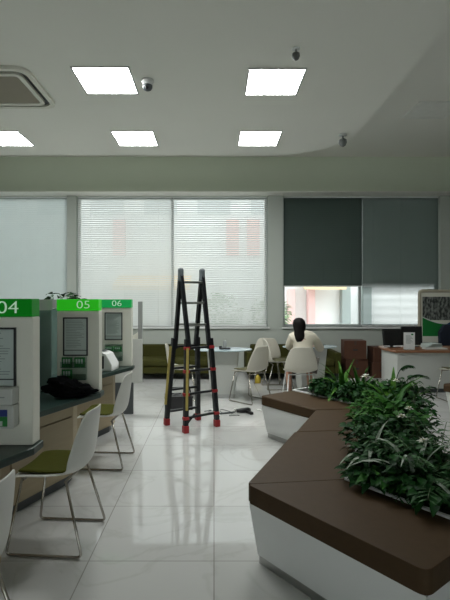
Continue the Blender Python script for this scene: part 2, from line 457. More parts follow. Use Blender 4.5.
def dome_cam(name, loc, label, sc=1.0, face=(0, -1)):
    t = thing(name, label, 'security camera', loc, 0)
    bm = nb(); lathe(bm, [(0.058*sc, -0.001), (0.058*sc, -0.02*sc), (0.05*sc, -0.03*sc), (0.045*sc, -0.05*sc)], 20); obj('base', bm, M_pvc, t)
    bm = nb(); lathe(bm, [(0.046*sc, -0.052*sc), (0.045*sc, -0.07*sc), (0.036*sc, -0.088*sc), (0.018*sc, -0.099*sc), (0.004*sc, -0.102*sc)], 20); obj('dome', bm, M_darkgrey, t)
    bm = nb(); lathe(bm, [(0.015*sc, 0), (0.015*sc, 0.02*sc), (0.01*sc, 0.024*sc)], 12)
    bmesh.ops.rotate(bm, verts=bm.verts, cent=(0,0,0), matrix=Matrix.Rotation(PI/2+0.5, 3, 'X'))
    bmesh.ops.translate(bm, verts=bm.verts, vec=(0, -0.024*sc, -0.078*sc)); obj('lens', bm, M_black, t)
dome_cam('dome_camera', (-0.71, 4.83, ZL), 'small white dome security camera right of the near left light', 1.15)
def sensor(loc, label, sc, cat):
    t = thing('ceiling_spotlight' if cat == 'spotlight' else 'ceiling_sensor', label, cat, loc)
    bm = nb(); lathe(bm, [(0.05*sc, -0.001), (0.05*sc, -0.012*sc), (0.03*sc, -0.02*sc)], 18); obj('mount', bm, M_pvc, t)
    bm = nb(); tube(bm, [(0, 0, -0.018*sc), (0, 0, -0.05*sc)], 0.012*sc, 8); obj('neck', bm, M_grey, t)
    bm = nb(); lathe(bm, [(0.02*sc, -0.05*sc), (0.045*sc, -0.065*sc), (0.05*sc, -0.1*sc), (0.035*sc, -0.135*sc), (0.012*sc, -0.15*sc)], 18); obj('head', bm, mat('sensor_head_grey', (0.16, 0.17, 0.165), 0.5), t)
sensor((0.765, 4.22, ZL), 'small grey ceiling sensor in front of the near right light', 0.75, 'sensor')
sensor((1.83, 6.42, ZL), 'grey ceiling sensor near the rounded corner of the dropped ceiling', 1.15, 'sensor')
t = thing('ceiling_vent', 'flat square vent panel in the raised ceiling at far right', 'vent', (3.42, 7.08, ZU))
bm = nb(); ring(bm, rrect(0.35, 0.31, 0.01, 2), rrect(0.32, 0.28, 0.01, 2), -0.02, -0.001); obj('vent_frame', bm, mat('vent_paint', (0.92, 0.92, 0.88), 0.6), t)
bm = nb(); box(bm, -0.319, 0.319, -0.279, 0.279, -0.012, -0.002)
for k in range(11):
    y = -0.25+k*0.05; box(bm, -0.3, 0.3, y-0.006, y+0.006, -0.017, -0.0121)
obj('vent_grille', bm, mat('vent_paint', (0.92, 0.92, 0.88), 0.6), t)

# ================================================================== SERVICE COUNTERS
XP = -0.958
ZP = [2.39, 3.77, 5.25]            # front of panels 04, 05, 06
GR = 'numbered service counters'
def pline(p, q, d):
    """shift segment p-q sideways by d (left of travel)"""
    v = Vector((q[0]-p[0], q[1]-p[1])).normalized(); n = Vector((-v.y, v.x))*d
    return (p[0]+n.x, p[1]+n.y), (q[0]+n.x, q[1]+n.y)
def counter(y, num, label, glow, depth=1.40, nx=-0.13, wd=0.352, fo=0.0):
    t = thing('service_counter', label, 'counter', (XP, y, 0), 0, GR)
    T = (0.02, -0.03); E = (-0.50, -depth+0.11)
    back = -1.05
    top = [T, (0.02, 0.1), (back, 0.1), (back, -depth+0.11), E]
    bm = nb(); prism(bm, top[::-1], 0.71, 0.75); obj('countertop', bm, M_greenstone, t, 0.006)
    b = (E[0]-0.21, E[1])
    bm = nb(); prism(bm, [(-0.21, -0.02), (-0.21, 0.09), (back+0.02, 0.09), (back+0.02, -depth+0.13), (b[0], -depth+0.13)][::-1], 0.08, 0.709)
    body = obj('cabinet_body', bm, M_wood, t)
    # drawer line across the front
    d = Vector((E[0]-T[0], E[1]-T[1])).normalized(); nrm = Vector((-d.y, d.x))
    if nrm.x < 0: nrm = -nrm
    p0 = Vector((-0.21, -0.02)); p1 = Vector((b[0], -depth+0.13))
    d = (p1-p0).normalized(); nrm = Vector((d.y, -d.x));
    if nrm.x < 0: nrm = -nrm
    L = (p1-p0).length
    for z0, z1 in ((0.57, 0.70), (0.1, 0.56)):
        for s0, s1 in ((0.02, 0.49), (0.51, 0.98)):
            q0 = p0+d*L*s0; q1 = p0+d*L*s1
            bm = nb(); prism(bm, [tuple(q0+nrm*0.001), tuple(q1+nrm*0.001), tuple(q1+nrm*0.016), tuple(q0+nrm*0.016)], z0, z1)
            obj('front_panel', bm, M_wood, t, 0.003)
    bm = nb(); prism(bm, [(-0.25, -0.04), (-0.25, 0.08), (back+0.04, 0.08), (back+0.04, -depth+0.16), (b[0]-0.04, -depth+0.16)][::-1], 0.0, 0.079); obj('plinth', bm, M_darkgrey, t)
    # upright panel
    W = wd
    bm = nb(); box(bm, -W, 0, 0.0, 0.10, 0.751, 1.43); pn = obj('divider_panel', bm, M_panel, t, 0.006)
    bm = nb(); box(bm, -W-0.002, -0.004, -0.004, 0.104, 1.431, 1.527)
    hd = obj('number_sign', bm, mat('sign_green_'+num, glow[0], 0.35, var=0.1, scale=12, emit=glow[1], estr=glow[2], spec=0.1), t, 0.004)
    text_obj('number', num, 0.094, mat('sign_white', (0.6, 0.75, 0.62), 0.4, emit=(0.7, 1, 0.75), estr=glow[3]), hd, Matrix.Translation((nx, -0.0065, 1.478)) @ Matrix.Scale(1.28, 4, (1, 0, 0)) @ FRONT)
    # framed notice
    bm = nb(); x0, x1, z0, z1 = -0.298+fo, -0.093+fo, 1.055, 1.375
    for a_ in ((x0, x1, z0, z0+0.01), (x0, x1, z1-0.01, z1), (x0, x0+0.01, z0+0.01, z1-0.01), (x1-0.01, x1, z0+0.01, z1-0.01), (x0+0.01, x1-0.01, z0+0.045, z0+0.05)):
        box(bm, a_[0], a_[1], -0.014, -0.001, a_[2], a_[3])
    nf = obj('notice_frame', bm, M_black, t)
    bm = nb(); box(bm, x0+0.011, x1-0.011, -0.008, -0.001, z0+0.011, z1-0.011); ps = obj('notice_sheet', bm, M_paper, t)
    bm = nb(); rnd = random.Random(int(num)); z = z1-0.03
    while z > z0+0.07:
        xa = x0+0.025
        box(bm, xa, xa+0.155*rnd.uniform(0.55, 1), -0.0095, -0.0082, z-0.002, z+0.002); z -= 0.0135
    obj('printed_text', bm, M_inkp, ps)
    return t
COUN = []
G1 = ((0.006, 0.15, 0.012), (0.002, 0.20, 0.008), 0.24, 0.2)
G2 = ((0.02, 0.3, 0.02), (0.025, 0.48, 0.012), 0.45, 0.5)
G3 = ((0.015, 0.22, 0.05), (0.008, 0.34, 0.08), 0.4, 0.4)
c4 = counter(ZP[0], '04', 'service counter numbered 04, nearest one with white document box', G1, fo=0.007)
c5 = counter(ZP[1], '05', 'service counter numbered 05 with glowing green sign and black coat on top', G2)
c6 = counter(ZP[2], '06', 'service counter numbered 06, farthest one with white banknote machine', G3, depth=1.48, nx=-0.17, wd=0.36, fo=-0.012)

# brochure racks hanging on the panels
def rack(loc, label, big=False):
    t = thing('brochure_rack', label, 'brochure rack', loc, 0, 'brochure racks on the counters')
    W, H = (0.21, 0.19)
    bm = nb(); box(bm, -W/2, W/2, -0.003, -0.001, 0, H); obj('back_plate', bm, M_acryl, t)
    for zz in (0.0, 0.1):
        bm = nb(); box(bm, -W/2, W/2, -0.045, -0.042, zz, zz+0.05); box(bm, -W/2, W/2, -0.042, -0.004, zz, zz+0.003); obj('pocket', bm, M_acryl, t)
    return t
def leaflet(loc, label, m, w_=0.085, h_=0.08):
    t = thing('leaflet', label, 'leaflet', loc, 0, 'green leaflets in the brochure racks')
    bm = nb(); box(bm, -w_/2, w_/2, -0.006, 0.006, 0, h_); obj('sheet', bm, m, t)
    bm = nb()
    for k in range(3): box(bm, -w_/2+0.012+k*0.022, -w_/2+0.026+k*0.022, -0.0085, -0.0065, 0.03, h_-0.012)
    obj('print', bm, M_paper, t)
Y5 = ZP[1]
rack((XP-0.205, Y5, 0.86), 'clear two-tier brochure rack on the panel under sign 05')
leaflet((XP-0.26, Y5-0.025, 0.964), 'green leaflet in upper tier of rack under sign 05, left one', M_green)
leaflet((XP-0.155, Y5-0.025, 0.964), 'green leaflet in upper tier of rack under sign 05, right one', M_green)
leaflet((XP-0.26, Y5-0.025, 0.864), 'green leaflet in lower tier of rack under sign 05', M_green)
rack((XP-0.205, ZP[2], 0.82), 'clear brochure rack behind the banknote machine under sign 06')
leaflet((XP-0.25, ZP[2]-0.025, 0.924), 'green leaflet above the banknote machine, left one', M_green, 0.09, 0.06)
leaflet((XP-0.155, ZP[2]-0.025, 0.924), 'green leaflet above the banknote machine, right one', M_green, 0.09, 0.06)
# white document box on panel 04
t = thing('document_box', 'white document box with coloured label on the panel under sign 04', 'document box', (XP-0.20, ZP[0], 0.86))
bm = nb(); box(bm, -0.13, 0.13, -0.075, -0.001, 0.0, 0.12); obj('lower_tray', bm, M_white, t, 0.006)
bm = nb(); box(bm, -0.13, 0.13, -0.085, -0.001, 0.122, 0.205); obj('upper_tray', bm, M_white, t, 0.006)
bm = nb(); box(bm, -0.115, 0.10, -0.0785, -0.0755, 0.012, 0.062); lb = obj('green_label', bm, M_green, t)
bm = nb()
for k in range(9): box(bm, -0.105+k*0.021, -0.092+k*0.021, -0.0805, -0.079, 0.016, 0.032+0.008*((k*5) % 3))
obj('label_print', bm, M_paper, lb)
bm = nb(); box(bm, -0.115, 0.10, -0.0785, -0.0755, 0.063, 0.098); obj('blue_label', bm, M_blue, t)
bm = nb(); box(bm, -0.115, 0.09, -0.088, -0.0855, 0.16, 0.166); obj('slot_line', bm, M_grey, t)

# glass screens between panels
def screen(p, q, label):
    t = thing('glass_screen', label, 'glass screen', (p[0], p[1], 0.75), 0, 'teal glass screens above the counters')
    a = Vector((0, 0, 0)); b = Vector((q[0]-p[0], q[1]-p[1], 0))
    bm = nb(); bar(bm, a+Vector((0, 0, 0.341)), b+Vector((0, 0, 0.341)), 0.678, 0.012); obj('pane', bm, M_teal, t)
    bm = nb(); bar(bm, a+Vector((0, 0, 0.73)), b+Vector((0, 0, 0.73)), 0.09, 0.03); obj('top_rail', bm, M_grey, t)
    bm = nb(); bar(bm, b+Vector((0, 0, 0.001)), b+Vector((0, 0, 0.77)), 0.035, 0.035); obj('post', bm, M_grey, t)
screen((XP-0.42, ZP[1]+0.05), (XP-0.97, ZP[1]-1.15), 'teal glass screen left of the 05 panel')
screen((XP-0.42, ZP[2]+0.05), (XP-0.97, ZP[2]-1.15), 'teal glass screen left of the 06 panel')

# end partition beyond 06
t = thing('end_partition', 'low pale end partition with a grey post beyond counter 06', 'partition', (XP, 6.02, 0))
bm = nb(); box(bm, -0.75, 0.0, 0, 0.05, 0.42, 1.0); obj('low_panel', bm, M_white, t, 0.005)
bm = nb(); box(bm, -0.75, -0.12, 0.0, 0.05, 0.0, 0.419); obj('base', bm, M_darkgrey, t)
bm = nb(); box(bm, -0.055, 0.0, 0.0, 0.05, 1.001, 1.50); obj('post', bm, M_grey, t, 0.004)
bm = nb(); prism(bm, [(-0.2, 1.0), (-0.058, 1.0), (-0.058, 1.09)], 0.01, 0.04)
bmesh.ops.rotate(bm, verts=bm.verts, cent=(0,0,0), matrix=Matrix.Rotation(PI/2, 3, 'X')); bmesh.ops.translate(bm, verts=bm.verts, vec=(0, 0.05, 0.001)); obj('brace', bm, M_panel, t)

# things on the counters
def lump(name, label, cat, loc, sx, sy, sz, m, rotz=0, amp=0.35, seed=0):
    bm = nb(); bmesh.ops.create_icosphere(bm, subdivisions=5, radius=1)
    for v in bm.verts:
        n_ = noise.fractal(v.co*2.1+Vector((seed, 0, 0)), 0.6, 2.1, 4)
        k = 1+amp*n_
        v.co = Vector((v.co.x*sx*k, v.co.y*sy*k, max(0.0, (v.co.z*0.5+0.42)*sz*(1+0.6*amp*noise.noise(v.co*3.3+Vector((seed, 5, 1))))*(1.05-0.5*v.co.x))))
    return tag(obj(name, bm, m, smooth=True, loc=loc, rotz=rotz), label, cat)
co = lump('coat', 'black coat heaped on the counter under sign 05', 'coat', (-1.15, 3.60, 0.752), 0.18, 0.085, 0.14, M_blackmatte, R(12), 0.45, 3)
co_parts = None
# banknote counting machine
t = thing('banknote_counter', 'white banknote counting machine on counter 06', 'machine', (-1.20, 4.98, 0.75), R(-8))
bm = nb(); prism(bm, [(-0.12, 0.0), (0.12, 0.0), (0.12, 0.07), (0.05, 0.19), (-0.02, 0.215), (-0.12, 0.20)], -0.11, 0.11)
bmesh.ops.rotate(bm, verts=bm.verts, cent=(0,0,0), matrix=Matrix.Rotation(PI/2, 3, 'X')); obj('housing', bm, M_pvc, t, 0.012, seg=3)
bm = nb(); box(bm, -0.11, 0.03, -0.116, -0.111, 0.03, 0.165); obj('note_slot', bm, M_black, t)
bm = nb()
for k in range(3): tube(bm, [(-0.09+k*0.04, -0.128, 0.075), (-0.075+k*0.04, -0.128, 0.075)], 0.013, 8)
obj('rollers', bm, M_grey, t)
bm = nb(); box(bm, -0.075, 0.02, -0.05, 0.05, 0.2135, 0.2165); obj('display', bm, M_darkgrey, t)
# little white phone stand & pen
t = thing('card_reader', 'small white card reader on the counter beside the black coat', 'card reader', (-1.36, 3.42, 0.752), R(20))
bm = nb(); box(bm, -0.03, 0.03, -0.04, 0.04, 0, 0.014); obj('base', bm, M_pvc, t, 0.004)
bm = nb(); bar(bm, (0, 0.01, 0.0145), (0, 0.035, 0.10), 0.012, 0.06, side=(0, 1, 0)); obj('reader_body', bm, M_grey, t, 0.003)
# plant behind 05
def leaf(bm, base, direction, length, width, droop, mi=0, roll=0.0, seg=4, fold=0.15):
    d = Vector(direction).normalized()
    side = d.cross(Vector((0, 0, 1)))
    if side.length < 0.05: side = Vector((1, 0, 0))
    side.normalize(); side = Matrix.Rotation(roll, 3, d) @ side
    rows = []
    p = Vector(base); cur = d.copy()
    for i in range(seg+1):
        t_ = i/seg
        w_ = width/2*max(0.03, math.sin(PI*min(1, 0.10+0.90*t_)**0.72)) if 0 < i < seg else width*0.04
        up = side.cross(cur).normalized()
        rows.append((bm.verts.new(p-side*w_+up*w_*fold*2), bm.verts.new(p), bm.verts.new(p+side*w_+up*w_*fold*2)))
        cur = (cur+Vector((0, 0, -droop/seg))).normalized(); p = p+cur*length/seg
    for i in range(seg):
        for j in (0, 1):
            f = bm.faces.new((rows[i][j], rows[i][j+1], rows[i+1][j+1], rows[i+1][j])); f.material_index = mi; f.smooth = True
def broad_plant(seed, n, rad, h, ll, lw, m, parent, lean=0.7, hmin=0.10, droop=(0.5, 1.3)):
    rnd = random.Random(seed); fb = nb(); sb = nb()
    for i in range(n):
        az = rnd.uniform(0, 2*PI); k = rnd.random()**0.6
        hh = h*rnd.uniform(hmin/h, 1.0)*(1-0.25*k)
        tip = Vector((math.cos(az)*rad*k, math.sin(az)*rad*k, hh))
        b0 = Vector((math.cos(az)*rad*0.18, math.sin(az)*rad*0.18, 0.0))
        if i % 2 == 0: tube(sb, [b0, (b0+tip)/2+Vector((0, 0, hh*0.15)), tip], 0.003, 4, cap=False)
        a2 = az+rnd.uniform(-0.8, 0.8); el = rnd.uniform(-0.15, 0.9)
        L = ll*rnd.uniform(0.65, 1.2)
        leaf(fb, tip, (math.cos(a2)*math.cos(el), math.sin(a2)*math.cos(el), math.sin(el)), L, L*lw*rnd.uniform(0.85, 1.15), rnd.uniform(*droop), roll=rnd.uniform(-0.6, 0.6))
    obj('foliage', fb, m, parent, recalc=False); obj('stems', sb, M_stem, parent)
def strap_plant(seed, n, L, wd, m, parent, spread=0.9, droop=(0.6, 1.6)):
    rnd = random.Random(seed); fb = nb()
    for i in range(n):
        az = 2*PI*i/n*2.6+rnd.uniform(-0.3, 0.3); el = PI/2-rnd.uniform(0.1, spread)
        leaf(fb, (math.cos(az)*0.015, math.sin(az)*0.015, rnd.uniform(0.02, 0.10)), (math.cos(az)*math.cos(el), math.sin(az)*math.cos(el), math.sin(el)), L*rnd.uniform(0.7, 1.1), wd, rnd.uniform(*droop), seg=7, fold=0.2)
    obj('foliage', fb, m, parent, recalc=False)
    sb = nb(); tube(sb, [(0, 0, 0), (0, 0, 0.12)], 0.014, 7); obj('stem', sb, M_stem, parent)
def fern_plant(seed, n, L, m, parent, spread=1.0):
    rnd = random.Random(seed); fb = nb(); sb = nb()
    for i in range(n):
        az = 2*PI*i/n+rnd.uniform(-0.25, 0.25); el = PI/2-rnd.uniform(0.25, spread)
        cur = Vector((math.cos(az)*math.cos(el), math.sin(az)*math.cos(el), math.sin(el))); p = Vector((0, 0, 0.0)); pts = [p.copy()]
        ns = 13; LL = L*rnd.uniform(0.75, 1.1)
        for k in range(ns):
            cur = (cur+Vector((0, 0, -1.25/ns))).normalized(); p = p+cur*LL/ns; pts.append(p.copy())
            if k > 2:
                s = cur.cross(Vector((0, 0, 1))).normalized(); wl = LL*0.22*math.sin(PI*(k-1)/(ns-0.5))+0.01
                for sg in (-1, 1): leaf(fb, p, (s*sg+cur*0.45), wl, 0.017, 0.35, seg=2, fold=0.0)
        tube(sb, pts, 0.0022, 4, cap=False)
    obj('foliage', fb, m, parent, recalc=False); obj('fronds', sb, M_stem, parent)
t = thing('potted_plant', 'leafy plant in a tall white pot behind the 05 sign', 'plant', (-1.90, 5.68, 0))
bm = nb(); lathe(bm, [(0.11, 0), (0.16, 0.80), (0.17, 0.80), (0.17, 0.83), (0.14, 0.83), (0.135, 0.78)], 18); obj('pot', bm, M_white, t)
sub = bpy.data.objects.new('foliage_crown', None)
rnd = random.Random(4); fb = nb(); sb = nb()
for i in range(46):
    az = rnd.uniform(0, 2*PI); rr = rnd.uniform(0.02, 0.22); hh = rnd.uniform(1.40, 1.60)
    if i < 10: tube(sb, [(0.02*math.cos(az), 0.02*math.sin(az), 0.79), (rr*0.5*math.cos(az), rr*0.5*math.sin(az), 1.2), (rr*math.cos(az), rr*math.sin(az), hh)], 0.004, 5)
    leaf(fb, (rr*math.cos(az), rr*math.sin(az), hh), (math.cos(az), math.sin(az), rnd.uniform(-0.2, 0.7)), 0.12, 0.07, 0.9, roll=rnd.uniform(-0.5, 0.5))
bpy.data.objects.remove(sub)
obj('foliage', fb, M_leaf, t, recalc=False); obj('stems', sb, M_stem, t)

# ================================================================== CHAIRS
def make_chair(label, m_shell, m_leg, m_pad, group, loc, rotz):
    t = thing('shell_chair', label, 'chair', loc, rotz, group)
    # profile along the seat: (forward x, z, half width, side lift as (forward, up))
    P = [(0.235, 0.438, 0.185, 0, 0.0), (0.225, 0.452, 0.205, 0, 0.004), (0.16, 0.462, 0.225, 0, 0.012), (0.05, 0.456, 0.235, 0.0, 0.022), (-0.06, 0.452, 0.24, 0.0, 0.036),
         (-0.14, 0.458, 0.245, 0.01, 0.052), (-0.175, 0.485, 0.245, 0.045, 0.055), (-0.193, 0.54, 0.242, 0.06, 0.03), (-0.204, 0.62, 0.23, 0.055, 0.012), (-0.215, 0.71, 0.205, 0.045, 0.006),
         (-0.226, 0.79, 0.172, 0.035, 0.0), (-0.231, 0.828, 0.148, 0.028, -0.004), (-0.234, 0.845, 0.115, 0.02, -0.006)]
    bm = nb(); NV = 10; rows = []
    for (x, z, hw, fx, fz) in P:
        rows.append([bm.verts.new((x+fx*abs(v)**2.2, hw*v, z+fz*abs(v)**2.2)) for v in [(-1+2*k/NV) for k in range(NV+1)]])
    for i in range(len(P)-1):
        for k in range(NV):
            f = bm.faces.new((rows[i][k], rows[i][k+1], rows[i+1][k+1], rows[i+1][k])); f.smooth = True
    sh = obj('shell', bm, m_shell, t)
    so = sh.modifiers.new('thick', 'SOLIDIFY'); so.thickness = 0.011; so.offset = 0
    su = sh.modifiers.new('sub', 'SUBSURF'); su.levels = 1; su.render_levels = 1
    # seat pad
    bm = nb(); rows = []
    Q = [(0.205, 0.474, 0.165), (0.19, 0.484, 0.185), (0.10, 0.488, 0.20), (0.0, 0.484, 0.20), (-0.08, 0.482, 0.19), (-0.13, 0.482, 0.165)]
    for x, z, hw in Q:
        rows.append([bm.verts.new((x, hw*v, z+0.012*abs(v)**2-0.006)) for v in [(-1+2*k/8) for k in range(9)]])
    for i in range(len(Q)-1):
        for k in range(8):
            f = bm.faces.new((rows[i][k], rows[i][k+1], rows[i+1][k+1], rows[i+1][k])); f.smooth = True
    pd = obj('seat_pad', bm, m_pad, t)
    so = pd.modifiers.new('thick', 'SOLIDIFY'); so.thickness = 0.018; so.offset = 0
    su = pd.modifiers.new('sub', 'SUBSURF'); su.levels = 1; su.render_levels = 1
    for s in (-1, 1):
        bm = nb()
        tube(bm, rounded([(0.17, s*0.175, 0.447), (0.245, s*0.225, 0.0095), (-0.215, s*0.225, 0.0095), (-0.10, s*0.175, 0.432)], 0.03), 0.0085, 8)
        obj('sled_leg', bm, m_leg, t)
    bm = nb(); tube(bm, [(0.165, -0.175, 0.437), (0.165, 0.175, 0.437)], 0.008, 8); tube(bm, [(-0.095, -0.175, 0.426), (-0.095, 0.175, 0.426)], 0.008, 8)
    obj('crossbars', bm, m_leg, t)
    return t
GC = 'white shell chairs'
ch = make_chair('white shell chair with olive seat pad in front of the black coat, nearest whole one', M_shell, M_chrome, M_olive, GC, (-0.975, 2.89, 0), PI-R(4))
dup(ch, (-1.01, 4.25, 0), PI-R(3), 'white shell chair with olive seat pad in front of the banknote machine', GC)
dup(ch, (-1.03, 1.72, 0), PI-R(3), 'white shell chair cut off by the bottom left corner', GC)
M_pad2 = mat('taupe_pad', (0.10, 0.095, 0.045), 0.9)
ck = make_chair('cream shell chair right of the white pedestal table, facing left', M_cream, M_chrome, M_pad2, GC, (0.56, 6.80, 0), R(135))
dup(ck, (-0.52, 7.0, 0), R(3), 'cream shell chair behind the ladder, left of the pedestal table', GC)
dup(ck, (1.08, 7.82, 0), R(6), 'cream shell chair left of the seated woman, turned towards her table', GC)
dup(ck, (0.98, 8.28, 0), R(80), 'cream shell chair farthest back, in front of the right sofa', GC)
make_chair('cream shell chair that the woman sits on, leg reflection coloured white', M_cream, M_pvc, M_pad2, GC, (1.27, 6.72, 0), PI/2)  # legs use white plastic to imitate their bright reflection
dup(ck, (3.70, 6.80, 0), R(97), 'pale shell chair in front of the reception desk, cut off by the right edge', GC)

# ================================================================== LADDER
t = thing('step_ladder', 'tall black folding ladder with red feet standing in the hall', 'ladder', (0, 0, 0))
hl = Vector((-0.398, 5.40, 1.87)); hr = Vector((-0.147, 5.54, 1.87))
feet = {'a': (Vector((-0.575, 5.50, 0.0)), Vector((-0.205, 5.74, 0.0))), 'b': (Vector((-0.325, 5.17, 0.0)), Vector((0.035, 5.44, 0.0)))}
ax = (hr-hl).normalized()
KNEE = {'a': (Vector((-0.467, 5.49, 1.0)), Vector((-0.224, 5.63, 1.0))), 'b': (Vector((-0.299, 5.31, 1.0)), Vector((-0.062, 5.46, 1.0)))}
ZR = [0.165, 0.43, 0.69, 0.955, 1.225, 1.485, 1.735]
for kk, (fl, fr_) in feet.items():
    kl, kr = KNEE[kk]
    for side, (h, f, kn_) in enumerate(((hl, fl, kl), (hr, fr_, kr))):
        sgn = -1 if side == 0 else 1
        mid = kn_+(kn_-h)*0.08
        bm = nb(); bar(bm, h, mid, 0.055, 0.042, side=ax.cross(h-f)); obj('upper_rail', bm, M_blackalu, t, 0.004)
        off = Vector((ax.x*0.026*sgn, ax.y*0.026*sgn, 0))
        top = kn_+Vector((0, 0, 0.06))+off*0.8; foot = f+Vector((0, 0, 0.055))
        bm = nb(); bar(bm, top, foot, 0.06, 0.05, side=ax.cross(h-f)); lr = obj('lower_rail', bm, M_blackalu, t, 0.004)
        if side == 0:
            a = top.lerp(foot, 0.10); b = top.lerp(foot, 0.80); nrm = Vector((0.25, -0.97, 0)) if kk == 'b' else Vector((-0.9, -0.45, 0))
            sd = Vector((0.012, -0.037, 0)) if kk == 'b' else Vector((-0.03, -0.028, 0))
            bm = nb(); bar(bm, a+sd, b+sd, 0.03, 0.006, side=(1, 0.2, 0)); obj('warning_strip', bm, M_yellow, lr)
        bm = nb(); bar(bm, f+Vector((0, 0, 0.0)), f+Vector((0, 0, 0.065))+(h-f)*0.01, 0.075, 0.062, side=ax.cross(h-f)); obj('foot', bm, M_red, t, 0.008)
        for z in ZR[:4]:
            c = foot.lerp(top, min(1, (z-0.055)/(top.z-0.055)))
            if kk == 'b':
                q = c+Vector((0, -0.01, 0)); bm = nb(); bar(bm, q-ax*0.034, q+ax*0.034, 0.036, 0.056, side=(0, 0, 1)); obj('rung_lock', bm, M_red, t, 0.006)
    for z in ZR:
        pa, pb = (kl.lerp(hl, (z-1)/0.87), kr.lerp(hr, (z-1)/0.87)) if z > 1 else (fl.lerp(kl, z), fr_.lerp(kr, z))
        bm = nb(); bar(bm, pa, pb, 0.026, 0.034, side=(0, 0, 1)); obj('rung', bm, M_steel if z > 1.1 else M_blackalu, t, 0.004)
for h in (hl, hr):
    bm = nb(); bar(bm, h+Vector((0, 0, -0.13)), h+Vector((0, 0, 0.035)), 0.062, 0.075, side=ax); obj('hinge', bm, mat('hinge_grey', (0.13, 0.15, 0.16), 0.4), t, 0.026, seg=3)
fb_l, fb_r = feet['b']
bm = nb(); bar(bm, fb_l.lerp(hl, 0.03)+Vector((0,0,0.02)), fb_l.lerp(fb_r, 0.28)+Vector((0, 0, 0.2)), 0.014, 0.02); obj('brace', bm, M_blackalu, t)

# ================================================================== TABLES
def ellipse(a, b, n=40): return [(a*math.cos(2*PI*k/n), b*math.sin(2*PI*k/n)) for k in range(n)]
def table(loc, rotz, label):
    t = thing('pedestal_table', label, 'table', loc, rotz, 'glass topped pedestal tables')
    bm = nb(); prism(bm, ellipse(0.46, 0.30), 0.735, 0.75); obj('tabletop', bm, M_glasstop, t, 0.004)
    bm = nb(); prism(bm, rrect(0.19, 0.13, 0.03, 3), 0.061, 0.72, rrect(0.25, 0.16, 0.03, 3)); obj('pedestal', bm, M_white, t)
    bm = nb(); prism(bm, rrect(0.185, 0.125, 0.03, 3), 0.0, 0.06); obj('plinth', bm, M_steel, t)
    bm = nb(); prism(bm, rrect(0.10, 0.08, 0.02, 3), 0.7205, 0.7345); obj('support_plate', bm, M_steel, t)
    return t
table((0.14, 7.12, 0), 0, 'white pedestal table with glass top right of the ladder')
table((1.60, 7.55, 0), R(8), 'white pedestal table with glass top that the woman sits at')
t = thing('phone_stand', 'small grey stand with a black cradle on the table right of the ladder', 'stand', (0.17, 7.08, 0.75))
bm = nb(); box(bm, -0.09, 0.09, -0.035, 0.035, 0.0, 0.022); obj('base', bm, M_black, t, 0.006)
bm = nb(); box(bm, -0.028, 0.028, -0.012, 0.022, 0.0225, 0.135); obj('upright', bm, M_grey, t, 0.01)
bm = nb(); box(bm, -0.09, -0.045, -0.02, 0.02, 0.0225, 0.05); obj('cradle', bm, M_black, t, 0.005)
bm = nb(); box(bm, -0.025, 0.025, -0.06, 0.05, 0.0, 0.035); box(bm, -0.022, 0.022, -0.035, 0.045, 0.0352, 0.05)
tag(obj('wallet', bm, M_black, None, 0.01, loc=(1.74, 7.42, 0.7505), rotz=R(50)), 'small black pouch on the table beside the woman', 'pouch')

# ================================================================== SOFAS
def sofa(x0, x1, label, seats):
    xm = (x0+x1)/2; hw = (x1-x0)/2
    t = thing('sofa', label, 'sofa', (xm, 8.95, 0), 0, 'olive sofas along the window wall')
    bm = nb(); box(bm, -hw+0.121, hw-0.121, -0.36, 0.22, 0.12, 0.26); obj('base', bm, M_sofa, t, 0.015)
    bm = nb(); box(bm, -hw+0.121, hw-0.121, 0.221, 0.38, 0.12, 0.615); obj('backrest', bm, M_sofa, t, 0.03, seg=3)
    for s in (-1, 1):
        bm = nb(); box(bm, min(s*hw, s*(hw-0.12)), max(s*hw, s*(hw-0.12)), -0.38, 0.38, 0.12, 0.52); obj('armrest', bm, M_sofa, t, 0.025, seg=3)
    w_ = (2*hw-0.25)/seats
    for k in range(seats):
        xa = -hw+0.125+k*w_
        bm = nb(); box(bm, xa+0.004, xa+w_-0.004, -0.39, 0.20, 0.262, 0.385); obj('seat_cushion', bm, M_sofa, t, 0.03, seg=3)
    for sx in (-1, 1):
        for sy in (-1, 1):
            bm = nb(); box(bm, sx*(hw-0.08)-0.025, sx*(hw-0.08)+0.025, sy*0.3-0.025, sy*0.3+0.025, 0, 0.119); obj('foot', bm, M_black, t)
sofa(-1.62, 0.05, 'olive fabric sofa by the window behind the ladder', 2)
sofa(0.62, 2.42, 'olive fabric sofa by the window behind the seated woman', 3)
# small yellow tin on the floor
bm = nb(); lathe(bm, [(0.05, 0), (0.055, 0.01), (0.055, 0.11), (0.035, 0.125), (0.02, 0.13), (0.02, 0.15)], 16)
tag(obj('yellow_can', bm, mat('yellow_tin', (0.45, 0.33, 0.03), 0.4), loc=(0.80, 8.28, 0.0)), 'small yellow can on the floor beside the front of the right sofa', 'can')

